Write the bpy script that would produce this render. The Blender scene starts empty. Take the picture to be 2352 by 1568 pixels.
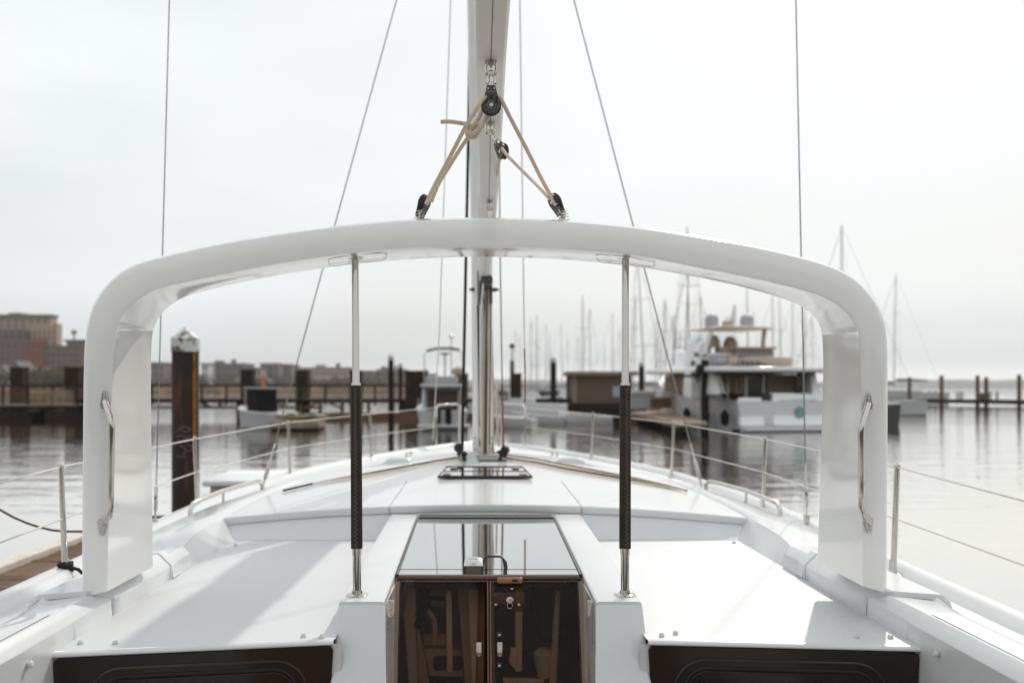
import bpy, bmesh, math, random
from mathutils import Vector, Matrix
random.seed(7)
R = math.radians
S = bpy.context.scene
C = S.collection

# ------------------------------------------------------------------ camera, sky, sun, exposure
F = 2352 * 35.0 / 36.0            # focal length in the px of the 2352 px wide view of the photo
H = 2.25                          # eye height above the water
CX = -0.043                       # eye stands a little left of the boat's centreline
cam = bpy.data.objects.new('camera', bpy.data.cameras.new('camera'))
C.objects.link(cam)
cam.location = (CX, 0, H)
cam.rotation_euler = (R(90), 0, 0)
cam.data.lens = 35; cam.data.sensor_width = 36
cam.data.shift_x = 78 / 2352; cam.data.shift_y = 105 / 2352
cam.data.clip_start = 0.05; cam.data.clip_end = 12000
cam.data.dof.use_dof = True
cam.data.dof.focus_distance = 3.7
cam.data.dof.aperture_fstop = 2.15
S.camera = cam

SUN_AZ = R(23)     # to the right of straight ahead
SUN_EL = R(39)
w = bpy.data.worlds.new('World'); S.world = w; w.use_nodes = True
nt = w.node_tree; N = nt.nodes; L = nt.links
for n in list(N): N.remove(n)
out = N.new('ShaderNodeOutputWorld'); bg = N.new('ShaderNodeBackground')
sky = N.new('ShaderNodeTexSky'); sky.sky_type = 'NISHITA'; sky.sun_disc = False
sky.sun_elevation = SUN_EL; sky.sun_rotation = SUN_AZ
sky.air_density = 1.2; sky.dust_density = 3.0
tc = N.new('ShaderNodeTexCoord')
sep = N.new('ShaderNodeSeparateXYZ'); L.new(tc.outputs['Generated'], sep.inputs[0])
# cloud deck: brightness by height above the horizon
ramp = N.new('ShaderNodeValToRGB'); L.new(sep.outputs['Z'], ramp.inputs[0])
cr = ramp.color_ramp; cr.interpolation = 'EASE'
cr.elements[0].position = 0.0; cr.elements[0].color = (0.84, 0.85, 0.85, 1)
cr.elements[1].position = 1.0; cr.elements[1].color = (0.90, 0.93, 0.95, 1)
for p, c in ((0.010, (0.88, 0.88, 0.87)), (0.026, (0.64, 0.67, 0.68)), (0.048, (0.68, 0.715, 0.725)), (0.10, (0.80, 0.83, 0.84)), (0.32, (0.845, 0.88, 0.895)), (0.6, (0.91, 0.94, 0.95))):
    e = cr.elements.new(p); e.color = (*c, 1)
# soft cloud mottling
mp = N.new('ShaderNodeMapping'); mp.inputs['Scale'].default_value = (1.0, 1.0, 3.2)
L.new(tc.outputs['Generated'], mp.inputs[0])
nz = N.new('ShaderNodeTexNoise'); nz.inputs['Scale'].default_value = 2.6; nz.inputs['Detail'].default_value = 5; nz.inputs['Roughness'].default_value = 0.45
L.new(mp.outputs[0], nz.inputs['Vector'])
mr = N.new('ShaderNodeMapRange'); mr.inputs[1].default_value = 0.3; mr.inputs[2].default_value = 0.72
mr.inputs[3].default_value = 0.925; mr.inputs[4].default_value = 1.05
L.new(nz.outputs['Fac'], mr.inputs[0])
# the cloud is brighter towards the veiled sun (ahead, to the right)
dotn = N.new('ShaderNodeVectorMath'); dotn.operation = 'DOT_PRODUCT'
L.new(tc.outputs['Generated'], dotn.inputs[0])
dotn.inputs[1].default_value = (math.sin(SUN_AZ) * math.cos(SUN_EL), math.cos(SUN_AZ) * math.cos(SUN_EL), math.sin(SUN_EL))
mr2 = N.new('ShaderNodeMapRange'); mr2.inputs[1].default_value = -0.9; mr2.inputs[2].default_value = 0.95
mr2.inputs[3].default_value = 0.90; mr2.inputs[4].default_value = 1.03
L.new(dotn.outputs['Value'], mr2.inputs[0])
mul = N.new('ShaderNodeMath'); mul.operation = 'MULTIPLY'; L.new(mr.outputs[0], mul.inputs[0]); L.new(mr2.outputs[0], mul.inputs[1])
cl = N.new('ShaderNodeVectorMath'); cl.operation = 'SCALE'; L.new(ramp.outputs[0], cl.inputs[0]); L.new(mul.outputs[0], cl.inputs['Scale'])
sk = N.new('ShaderNodeVectorMath'); sk.operation = 'SCALE'; L.new(sky.outputs[0], sk.inputs[0]); sk.inputs['Scale'].default_value = 0.10
mx = N.new('ShaderNodeMix'); mx.data_type = 'RGBA'; mr3 = N.new('ShaderNodeMapRange'); mr3.inputs[1].default_value = 0.32; mr3.inputs[2].default_value = 0.62; mr3.inputs[3].default_value = 0.86; mr3.inputs[4].default_value = 0.97
L.new(nz.outputs['Fac'], mr3.inputs[0]); L.new(mr3.outputs[0], mx.inputs[0])
L.new(sk.outputs[0], mx.inputs[6]); L.new(cl.outputs[0], mx.inputs[7])
L.new(mx.outputs[2], bg.inputs[0]); bg.inputs[1].default_value = 1.0
L.new(bg.outputs[0], out.inputs[0])

sl = bpy.data.lights.new('sun', 'SUN'); sl.energy = 2.25; sl.angle = R(0.8); sl.color = (1.0, 0.945, 0.865)
sun = bpy.data.objects.new('sun', sl); C.objects.link(sun)
sun.rotation_euler = Vector((math.sin(SUN_AZ) * math.cos(SUN_EL), math.cos(SUN_AZ) * math.cos(SUN_EL), math.sin(SUN_EL))).to_track_quat('Z', 'Y').to_euler()
sun.location = (10, 30, 30)

S.view_settings.view_transform = 'Standard'; S.view_settings.look = 'None'
S.view_settings.exposure = 0.13; S.view_settings.gamma = 1.0
S.view_settings.use_curve_mapping = False
S.render.engine = 'CYCLES'
S.cycles.max_bounces = 7; S.cycles.diffuse_bounces = 3; S.cycles.glossy_bounces = 4
S.cycles.transparent_max_bounces = 12; S.cycles.transmission_bounces = 4
S.cycles.caustics_reflective = False; S.cycles.caustics_refractive = False
S.cycles.use_denoising = True
S.cycles.volume_bounces = 0

# ------------------------------------------------------------------ helpers
def P(u, v, Y):
    """world point seen at (u, v) of the 2352 px view, at depth Y"""
    return Vector((CX + (u - 1098) / F * Y, Y, H - (v - 889) / F * Y))

def mat(name, col, rough=0.5, metal=0.0, noise=None, coat=0.0, bump=None, spec=None, var=0.0, vscale=3.0):
    """procedural principled material; noise=(second colour, scale, detail, low, high); bump=(scale, strength, distance)"""
    m = bpy.data.materials.new(name); m.use_nodes = True
    t = m.node_tree; b = t.nodes['Principled BSDF']
    b.inputs['Roughness'].default_value = rough; b.inputs['Metallic'].default_value = metal
    b.inputs['Coat Weight'].default_value = coat; b.inputs['Coat Roughness'].default_value = 0.08
    if spec is None and rough >= 0.69: spec = 0.12
    if spec is not None: b.inputs['Specular IOR Level'].default_value = spec
    c4 = (*col, 1)
    co = t.nodes.new('ShaderNodeTexCoord')
    if noise:
        c2, sc, det, lo, hi = noise
        n = t.nodes.new('ShaderNodeTexNoise'); n.inputs['Scale'].default_value = sc; n.inputs['Detail'].default_value = det
        t.links.new(co.outputs['Object'], n.inputs['Vector'])
        r = t.nodes.new('ShaderNodeMapRange'); r.inputs[1].default_value = lo; r.inputs[2].default_value = hi
        t.links.new(n.outputs['Fac'], r.inputs[0])
        x = t.nodes.new('ShaderNodeMix'); x.data_type = 'RGBA'
        t.links.new(r.outputs[0], x.inputs[0]); x.inputs[6].default_value = c4; x.inputs[7].default_value = (*c2, 1)
        t.links.new(x.outputs[2], b.inputs['Base Color'])
    else:
        n = t.nodes.new('ShaderNodeTexNoise'); n.inputs['Scale'].default_value = vscale; n.inputs['Detail'].default_value = 4
        t.links.new(co.outputs['Object'], n.inputs['Vector'])
        r = t.nodes.new('ShaderNodeMapRange'); r.inputs[1].default_value = 0.3; r.inputs[2].default_value = 0.7
        r.inputs[3].default_value = 1 - max(var, 0.015); r.inputs[4].default_value = 1 + max(var, 0.015)
        t.links.new(n.outputs['Fac'], r.inputs[0])
        x = t.nodes.new('ShaderNodeVectorMath'); x.operation = 'SCALE'; x.inputs[0].default_value = col
        t.links.new(r.outputs[0], x.inputs['Scale']); t.links.new(x.outputs[0], b.inputs['Base Color'])
    if bump:
        sc, st, di = bump
        n2 = t.nodes.new('ShaderNodeTexNoise'); n2.inputs['Scale'].default_value = sc; n2.inputs['Detail'].default_value = 3
        t.links.new(co.outputs['Object'], n2.inputs['Vector'])
        bm_ = t.nodes.new('ShaderNodeBump'); bm_.inputs['Strength'].default_value = st; bm_.inputs['Distance'].default_value = di
        t.links.new(n2.outputs['Fac'], bm_.inputs['Height']); t.links.new(bm_.outputs[0], b.inputs['Normal'])
    return m

ORIG = {}
class MB:
    """collects faces, then links them as one mesh object"""
    def __init__(s): s.v = []; s.f = []
    def add(s, vs, fs):
        k = len(s.v); s.v += [Vector(p) for p in vs]; s.f += [tuple(i + k for i in f) for f in fs]; return s
    def box(s, a, b):
        (x0, y0, z0), (x1, y1, z1) = a, b
        return s.add([(x0,y0,z0),(x1,y0,z0),(x1,y1,z0),(x0,y1,z0),(x0,y0,z1),(x1,y0,z1),(x1,y1,z1),(x0,y1,z1)],
                     [(0,3,2,1),(4,5,6,7),(0,1,5,4),(1,2,6,5),(2,3,7,6),(3,0,4,7)])
    def boxc(s, c, d, rz=0, M=None):
        x, y, z = d[0]/2, d[1]/2, d[2]/2
        m = Matrix.Translation(c) @ (M if M else Matrix.Rotation(rz, 4, 'Z'))
        pts = [m @ Vector(p) for p in [(-x,-y,-z),(x,-y,-z),(x,y,-z),(-x,y,-z),(-x,-y,z),(x,-y,z),(x,y,z),(-x,y,z)]]
        return s.add(pts, [(0,3,2,1),(4,5,6,7),(0,1,5,4),(1,2,6,5),(2,3,7,6),(3,0,4,7)])
    def tube(s, pts, r, n=8, cap=True, closed=False):
        pts = [Vector(p) for p in pts]
        rs = r if isinstance(r, (list, tuple)) else [r] * len(pts)
        ring = []; up = None
        for i, p in enumerate(pts):
            a = pts[max(i-1, 0)]; b = pts[min(i+1, len(pts)-1)]
            if closed: a = pts[i-1]; b = pts[(i+1) % len(pts)]
            d = (b - a).normalized() if (b - a).length > 1e-9 else Vector((0,0,1))
            if up is None:
                up = d.orthogonal().normalized()
            else:
                up = up - d * up.dot(d)
                up = up.normalized() if up.length > 1e-6 else d.orthogonal().normalized()
            q = d.cross(up)
            ring.append([p + (up * math.cos(2*math.pi*k/n) + q * math.sin(2*math.pi*k/n)) * rs[i] for k in range(n)])
        vs = [v for rg in ring for v in rg]; fs = []
        m = len(pts)
        for i in range(m if closed else m - 1):
            j = (i + 1) % m
            for k in range(n):
                fs.append((i*n+k, i*n+(k+1)%n, j*n+(k+1)%n, j*n+k))
        if cap and not closed:
            fs.append(tuple(reversed(range(n)))); fs.append(tuple((m-1)*n+k for k in range(n)))
        return s.add(vs, fs)
    def cyl(s, a, b, r, n=12): return s.tube([a, b], r, n)
    def lathe(s, c, prof, n=20, axis='Z', M=None):
        """prof: list of (radius, height)"""
        m = Matrix.Translation(c) @ (M if M else Matrix.Identity(4))
        vs = []; fs = []
        for r, h in prof:
            for k in range(n):
                a = 2*math.pi*k/n; vs.append(m @ Vector((r*math.cos(a), r*math.sin(a), h)))
        for i in range(len(prof)-1):
            for k in range(n): fs.append((i*n+k, i*n+(k+1)%n, (i+1)*n+(k+1)%n, (i+1)*n+k))
        fs.append(tuple(reversed(range(n)))); fs.append(tuple((len(prof)-1)*n+k for k in range(n)))
        return s.add(vs, fs)
    def loft(s, secs, closed=False, caps=False, loop=False):
        """secs: list of equally long point lists"""
        n = len(secs[0]); vs = [p for q in secs for p in q]; fs = []
        m = len(secs)
        for i in range(m if loop else m - 1):
            j = (i + 1) % m
            for k in range(n if closed else n - 1):
                fs.append((i*n+k, i*n+(k+1)%n, j*n+(k+1)%n, j*n+k))
        if caps: fs.append(tuple(reversed(range(n)))); fs.append(tuple((m-1)*n+k for k in range(n)))
        return s.add(vs, fs)
    def prism(s, poly, vec):
        """poly: planar polygon of 3-D points, extruded by vec"""
        n = len(poly); vec = Vector(vec); p = [Vector(q) for q in poly]
        return s.add(p + [q + vec for q in p], [tuple(range(n))[::-1], tuple(range(n, 2*n))] + [(i, (i+1) % n, n+(i+1) % n, n+i) for i in range(n)])
    def obj(s, name, m, parent=None, smooth=True, bevel=0.0, seg=2, angle=35, label=None, kind=None, flip=True, solid=0.0, local=False):
        me = bpy.data.meshes.new(name)
        off = Vector((0,0,0)) if (parent is None or local) else ORIG.get(parent.name, Vector((0,0,0)))
        me.from_pydata([tuple(v - off) for v in s.v], [], s.f)
        if flip:
            b = bmesh.new(); b.from_mesh(me); bmesh.ops.recalc_face_normals(b, faces=b.faces); b.to_mesh(me); b.free()
        if smooth:
            me.shade_smooth(); me.set_sharp_from_angle(angle=R(angle))
        me.materials.append(m)
        o = bpy.data.objects.new(name, me); C.objects.link(o)
        if parent is not None: o.parent = parent
        ORIG[o.name] = off if parent is not None else Vector((0,0,0))
        if solid:
            q = o.modifiers.new('solid', 'SOLIDIFY'); q.thickness = solid; q.offset = -1
        if bevel:
            q = o.modifiers.new('bevel', 'BEVEL'); q.width = bevel; q.segments = seg; q.limit_method = 'ANGLE'; q.angle_limit = R(35)
            q.harden_normals = False
            me.shade_smooth(); me.set_sharp_from_angle(angle=R(60))
        if label: o['label'] = label
        if kind: o['kind'] = kind
        return o

def thing(name, label, cat, loc=(0,0,0), rz=0, group=None):
    o = bpy.data.objects.new(name, None); C.objects.link(o); o.empty_display_size = 0.2
    o.location = loc; o.rotation_euler = (0, 0, rz)
    ORIG[o.name] = Vector(loc)
    return tag(o, label, cat, group)
def tag(o, label, cat, group=None):
    o['label'] = label; o['category'] = cat
    if group: o['group'] = group
    return o
def copy_tree(o, parent=None):
    c = o.copy(); C.objects.link(c)
    if parent is not None: c.parent = parent
    for ch in list(o.children): copy_tree(ch, c)
    return c
def text_mesh(name, body, size, m, parent, M, depth=0.001, bold=0.0, shear=0.0):
    cu = bpy.data.curves.new(name, 'FONT'); cu.body = body; cu.size = size; cu.extrude = depth; cu.offset = bold; cu.shear = shear
    cu.align_x = 'CENTER'; cu.align_y = 'CENTER'
    to = bpy.data.objects.new('tmp', cu); C.objects.link(to)
    me = bpy.data.meshes.new_from_object(to.evaluated_get(bpy.context.evaluated_depsgraph_get()))
    bpy.data.objects.remove(to)
    off = ORIG.get(parent.name, Vector((0,0,0))) if parent else Vector((0,0,0))
    me.transform(Matrix.Translation(-off) @ M)
    me.materials.clear(); me.materials.append(m)
    o = bpy.data.objects.new(name, me); C.objects.link(o); o.parent = parent
    ORIG[o.name] = off
    return o
def arc_pts(cx, cy, r, a0, a1, n):
    return [(cx + r*math.cos(R(a0+(a1-a0)*k/n)), cy + r*math.sin(R(a0+(a1-a0)*k/n))) for k in range(n+1)]
def rrect(x0, y0, x1, y1, r, n=5):
    return arc_pts(x1-r, y0+r, r, -90, 0, n) + arc_pts(x1-r, y1-r, r, 0, 90, n) + arc_pts(x0+r, y1-r, r, 90, 180, n) + arc_pts(x0+r, y0+r, r, 180, 270, n)

# ------------------------------------------------------------------ materials
GEL = mat('white_gelcoat', (0.625, 0.638, 0.645), 0.26, coat=0.35, noise=((0.585, 0.595, 0.595), 2.2, 8, 0.38, 0.75), bump=(14, 0.05, 0.004))
GELW = mat('warm_white_gelcoat', (0.82, 0.805, 0.77), 0.12, coat=1.0, var=0.015, vscale=1.2, bump=(3.0, 0.10, 0.012))
STEEL = mat('polished_steel', (0.58, 0.545, 0.505), 0.05, 1.0, var=0.03, vscale=14)
STEELD = mat('brushed_steel', (0.62, 0.595, 0.565), 0.18, 1.0, var=0.05, vscale=20)
LEATHER = mat('dark_leather', (0.034, 0.024, 0.017), 0.6, spec=0.2, bump=(420, 0.25, 0.001), var=0.15, vscale=30)
THREAD = mat('grey_thread', (0.34, 0.30, 0.27), 0.8)
BLACKP = mat('black_plastic', (0.022, 0.018, 0.015), 0.45, var=0.2, vscale=40)
DARKP = mat('dark_grey_plastic', (0.07, 0.062, 0.058), 0.5, var=0.1, vscale=40)
PRINT = mat('grey_print', (0.32, 0.31, 0.30), 0.6)
RUBBER = mat('white_rubber', (0.62, 0.62, 0.60), 0.6)
ALU = mat('white_mast_paint', (0.78, 0.77, 0.75), 0.35, coat=0.2, var=0.03, vscale=2.0)
BOOMM = mat('boom_underside', (0.76, 0.735, 0.70), 0.5, var=0.05, vscale=3.0)
CANVAS = mat('pale_sail_canvas', (0.62, 0.63, 0.62), 0.9, bump=(9, 0.5, 0.03), var=0.04)
WIRE = mat('rigging_wire', (0.22, 0.21, 0.19), 0.35, 0.7, var=0.1, vscale=60)
WIREP = mat('coated_wire', (0.66, 0.62, 0.56), 0.4, var=0.05, vscale=10)
BLACKROPE = mat('black_rope', (0.035, 0.03, 0.027), 0.85)
DARKPANEL = mat('smoked_acrylic_panel', (0.012, 0.0075, 0.005), 0.12, spec=0.28, noise=((0.018, 0.011, 0.0075), 3.0, 3, 0.35, 0.7))
DARKFRAME = mat('dark_window_frame', (0.035, 0.024, 0.017), 0.25)
GASKET = mat('rubber_gasket', (0.012, 0.010, 0.009), 0.6)
TEAK = mat('oiled_teak', (0.20, 0.085, 0.035), 0.35, coat=0.5, noise=((0.34, 0.17, 0.075), 22, 5, 0.35, 0.7))

def rope_mat(name, base, fleck, scale=1.0):
    m = bpy.data.materials.new(name); m.use_nodes = True; t = m.node_tree; b = t.nodes['Principled BSDF']
    b.inputs['Roughness'].default_value = 0.85
    co = t.nodes.new('ShaderNodeTexCoord')
    vo = t.nodes.new('ShaderNodeTexVoronoi'); vo.inputs['Scale'].default_value = 62 * scale
    t.links.new(co.outputs['Object'], vo.inputs['Vector'])
    th = t.nodes.new('ShaderNodeMath'); th.operation = 'LESS_THAN'; th.inputs[1].default_value = 0.13
    t.links.new(vo.outputs['Distance'], th.inputs[0])
    x = t.nodes.new('ShaderNodeMix'); x.data_type = 'RGBA'; x.inputs[6].default_value = (*base, 1); x.inputs[7].default_value = (*fleck, 1)
    t.links.new(th.outputs[0], x.inputs[0]); t.links.new(x.outputs[2], b.inputs['Base Color'])
    v2 = t.nodes.new('ShaderNodeTexVoronoi'); v2.inputs['Scale'].default_value = 330 * scale
    t.links.new(co.outputs['Object'], v2.inputs['Vector'])
    bp = t.nodes.new('ShaderNodeBump'); bp.inputs['Strength'].default_value = 0.7; bp.inputs['Distance'].default_value = 0.002
    t.links.new(v2.outputs['Distance'], bp.inputs['Height']); bp.invert = True
    t.links.new(bp.outputs[0], b.inputs['Normal'])
    return m
ROPE = rope_mat('tan_braided_rope', (0.70, 0.57, 0.44), (0.05, 0.03, 0.02))
ROPER = rope_mat('rust_red_rope', (0.26, 0.07, 0.03), (0.12, 0.03, 0.015))

def glass_mat(name, tint, rough=0.02, strength=1.0, haze=0.0):
    m = bpy.data.materials.new(name); m.use_nodes = True; t = m.node_tree
    for n in list(t.nodes): t.nodes.remove(n)
    o = t.nodes.new('ShaderNodeOutputMaterial'); tr = t.nodes.new('ShaderNodeBsdfTransparent'); tr.inputs[0].default_value = (*tint, 1)
    gl = t.nodes.new('ShaderNodeBsdfGlossy'); gl.inputs['Roughness'].default_value = rough; gl.inputs[0].default_value = (strength, strength, strength, 1)
    fr = t.nodes.new('ShaderNodeFresnel'); fr.inputs[0].default_value = 1.49
    mi = t.nodes.new('ShaderNodeMixShader'); t.links.new(fr.outputs[0], mi.inputs[0]); t.links.new(tr.outputs[0], mi.inputs[1]); t.links.new(gl.outputs[0], mi.inputs[2])
    if haze:
        df = t.nodes.new('ShaderNodeBsdfDiffuse'); df.inputs[0].default_value = (0.30, 0.19, 0.13, 1)
        m2 = t.nodes.new('ShaderNodeMixShader'); m2.inputs[0].default_value = haze
        t.links.new(mi.outputs[0], m2.inputs[1]); t.links.new(df.outputs[0], m2.inputs[2]); t.links.new(m2.outputs[0], o.inputs[0])
    else: t.links.new(mi.outputs[0], o.inputs[0])
    return m
DOORG = glass_mat('brown_tinted_acrylic', (0.82, 0.71, 0.61), haze=0.004, strength=0.20)
EDGEG = mat('acrylic_edge', (0.20, 0.12, 0.09), 0.15, var=0.1)
# the sliding hatch is near-black polished acrylic seen at a shallow angle
HATCHG = bpy.data.materials.new('smoked_hatch_glass'); HATCHG.use_nodes = True
_b = HATCHG.node_tree.nodes['Principled BSDF']; _b.inputs['Base Color'].default_value = (0.02, 0.014, 0.012, 1); _b.inputs['Roughness'].default_value = 0.015
_b.inputs['IOR'].default_value = 3.6; _b.inputs['Coat Weight'].default_value = 1.0; _b.inputs['Coat Roughness'].default_value = 0.01; _b.inputs['Coat IOR'].default_value = 2.6
_n = HATCHG.node_tree.nodes.new('ShaderNodeTexNoise'); _n.inputs['Scale'].default_value = 3
_r = HATCHG.node_tree.nodes.new('ShaderNodeMapRange'); _r.inputs[3].default_value = 0.01; _r.inputs[4].default_value = 0.03
HATCHG.node_tree.links.new(_n.outputs['Fac'], _r.inputs[0]); HATCHG.node_tree.links.new(_r.outputs[0], _b.inputs['Roughness'])

def ribbed(name, col, ang, pitch, strength):
    """non-skid gelcoat with fine parallel ribs"""
    m = bpy.data.materials.new(name); m.use_nodes = True; t = m.node_tree; b = t.nodes['Principled BSDF']
    b.inputs['Roughness'].default_value = 0.42; b.inputs['Base Color'].default_value = (*col, 1)
    co = t.nodes.new('ShaderNodeTexCoord'); mp_ = t.nodes.new('ShaderNodeMapping'); mp_.inputs['Rotation'].default_value = (0, 0, R(ang))
    t.links.new(co.outputs['Object'], mp_.inputs[0])
    wv = t.nodes.new('ShaderNodeTexWave'); wv.inputs['Scale'].default_value = 0.314 / pitch
    t.links.new(mp_.outputs[0], wv.inputs['Vector'])
    bp = t.nodes.new('ShaderNodeBump'); bp.inputs['Strength'].default_value = strength; bp.inputs['Distance'].default_value = 0.0012
    t.links.new(wv.outputs['Fac'], bp.inputs['Height']); t.links.new(bp.outputs[0], b.inputs['Normal'])
    r = t.nodes.new('ShaderNodeMapRange'); r.inputs[3].default_value = 0.93; r.inputs[4].default_value = 1.03
    t.links.new(wv.outputs['Fac'], r.inputs[0])
    x = t.nodes.new('ShaderNodeVectorMath'); x.operation = 'SCALE'; x.inputs[0].default_value = col
    t.links.new(r.outputs[0], x.inputs['Scale']); t.links.new(x.outputs[0], b.inputs['Base Color'])
    return m
RIB = ribbed('ribbed_nonskid', (0.61, 0.624, 0.632), 38, 0.012, 0.45)
RIB2 = ribbed('fine_nonskid', (0.61, 0.624, 0.632), -35, 0.010, 0.25)

# ------------------------------------------------------------------ water, land, far things
def build_water():
    m = bpy.data.materials.new('harbour_water'); m.use_nodes = True; t = m.node_tree; b = t.nodes['Principled BSDF']
    b.inputs['Base Color'].default_value = (0.050, 0.040, 0.028, 1); b.inputs['Roughness'].default_value = 0.07; b.inputs['IOR'].default_value = 1.5
    co = t.nodes.new('ShaderNodeTexCoord')
    def layer(scale, det, sx, sy):
        mp_ = t.nodes.new('ShaderNodeMapping'); mp_.inputs['Scale'].default_value = (sx, sy, 1)
        t.links.new(co.outputs['Object'], mp_.inputs[0])
        n = t.nodes.new('ShaderNodeTexNoise'); n.inputs['Scale'].default_value = scale; n.inputs['Detail'].default_value = det
        t.links.new(mp_.outputs[0], n.inputs['Vector']); return n
    a = layer(0.95, 3, 0.42, 1.0); c = layer(4.6, 3, 0.42, 1.0)
    # calm and ruffled patches
    pz = layer(0.035, 2, 0.5, 1.0)
    rr = t.nodes.new('ShaderNodeMapRange'); rr.inputs[1].default_value = 0.35; rr.inputs[2].default_value = 0.65; rr.inputs[3].default_value = 0.35; rr.inputs[4].default_value = 1.0
    t.links.new(pz.outputs['Fac'], rr.inputs[0])
    m1 = t.nodes.new('ShaderNodeMath'); m1.operation = 'MULTIPLY_ADD'; m1.inputs[1].default_value = 0.20
    t.links.new(c.outputs['Fac'], m1.inputs[0]); t.links.new(a.outputs['Fac'], m1.inputs[2])
    m2 = t.nodes.new('ShaderNodeMath'); m2.operation = 'MULTIPLY'; t.links.new(m1.outputs[0], m2.inputs[0]); t.links.new(rr.outputs[0], m2.inputs[1])
    bp = t.nodes.new('ShaderNodeBump'); bp.inputs['Strength'].default_value = 1.0; bp.inputs['Distance'].default_value = 0.050
    t.links.new(m2.outputs[0], bp.inputs['Height']); t.links.new(bp.outputs[0], b.inputs['Normal'])
    # still, silty water seen at a low angle mirrors the bright cloud almost fully
    gl = t.nodes.new('ShaderNodeBsdfGlossy'); gl.inputs[0].default_value = (.985,.965,.935,1); gl.inputs['Roughness'].default_value = 0.015
    t.links.new(bp.outputs[0], gl.inputs['Normal'])
    lw = t.nodes.new('ShaderNodeLayerWeight'); lw.inputs[0].default_value = 0.5; 
    fr = t.nodes.new('ShaderNodeMapRange'); fr.inputs[1].default_value = 0.45; fr.inputs[2].default_value = 0.86; fr.inputs[3].default_value = 0.05; fr.inputs[4].default_value = 0.90
    t.links.new(lw.outputs['Facing'], fr.inputs[0])
    ms = t.nodes.new('ShaderNodeMixShader'); t.links.new(fr.outputs[0], ms.inputs[0]); t.links.new(b.outputs[0], ms.inputs[1]); t.links.new(gl.outputs[0], ms.inputs[2])
    t.links.new(ms.outputs[0], t.nodes['Material Output'].inputs['Surface'])
    o = MB().add([(-3400,-900,0),(3400,-900,0),(3400,3400,0),(-3400,3400,0)], [(0,1,2,3)]).obj('water', m, smooth=False)
    o['kind'] = 'structure'; o['label'] = 'rippled brown grey harbour water reflecting the pale sky'
build_water()

MARSH = mat('marsh_bank', (0.20, 0.115, 0.05), 0.95, noise=((0.07, 0.055, 0.03), 0.12, 5, 0.4, 0.62))
TREEL = mat('far_tree_mass', (0.055, 0.060, 0.040), 0.95, noise=((0.10, 0.09, 0.055), 0.09, 4, 0.35, 0.7))
BEIGE = mat('beige_stucco', (0.38, 0.285, 0.21), 0.9, var=0.06, vscale=0.05)
BRICK = mat('red_brick_far', (0.24, 0.085, 0.05), 0.9, var=0.12, vscale=0.1)
MAUVE = mat('grey_mauve_facade', (0.17, 0.12, 0.105), 0.9, var=0.1, vscale=0.06)
WINF = mat('far_window_glass', (0.05, 0.05, 0.055), 0.25)
ROOFG = mat('grey_roofing', (0.16, 0.14, 0.13), 0.9)
WHITEH = mat('white_clapboard', (0.62, 0.60, 0.57), 0.8)
PINK = mat('pinkish_concrete', (0.44, 0.34, 0.29), 0.9, var=0.05, vscale=0.05)
LEAFY = mat('shrub_leaves', (0.085, 0.062, 0.030), 0.9, noise=((0.15, 0.115, 0.06), 0.6, 3, 0.4, 0.65))
BARK = mat('grey_bark', (0.10, 0.075, 0.055), 0.9)

def ridge(name, pts, depth, m, label, kind='structure'):
    """low land: pts = (x, y, height) along the shore, running back by depth"""
    secs = []
    for (x, y, h) in pts:
        secs.append([(x, y, -0.6), (x, y + 0.5, 0.25), (x, y + depth*0.05, h*0.55), (x, y + depth*0.2, h), (x, y + depth*0.8, h), (x, y + depth, -0.6)])
    o = MB().loft(secs, closed=True, caps=True).obj(name, m, angle=70)
    o['kind'] = kind; o['label'] = label
    return o
def land():
    random.seed(3)
    # low marsh bank ahead left, running to behind the mast
    pts = []
    x = -330
    while x < 12:
        far_ = min(1, max(0, (x+119)/16))
        pts.append((x, 300 + 225*far_ + 8*math.sin(x*0.02), 2.0 + 1.4*far_ + 0.35*math.sin(x*0.11) + random.uniform(-.15,.15))); x += 5
    ridge('marsh_bank', pts, 260, MARSH, 'brown marsh bank lying low across the water behind the pier')
    # far wooded shore on the right and behind everything
    pts = []
    x = -1500
    while x < 3300:
        pts.append((x, 3000 + 60*math.sin(x*0.003), 21 + 4.5*math.sin(x*0.004+1) + 2.6*math.sin(x*0.019) + random.uniform(-1.8,1.8))); x += 20
    ridge('wooded_shore', pts, 200, TREEL, 'low wooded shore along the horizon')
    pts = []; x = -400
    while x < 400:
        pts.append((x, -95 + 6*math.sin(x*.05), 8 + 3*math.sin(x*.07) + random.uniform(-1.5,1.5))); x += 9
    o = ridge('added_dark_bank', [(x_, -y_, h_) for x_, y_, h_ in pts], 40, TREEL, 'added unseen dark bank behind the viewer')
    o.scale = (1, -1, 1)  # unseen bank, added to darken what the polished steel mirrors
land()

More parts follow.
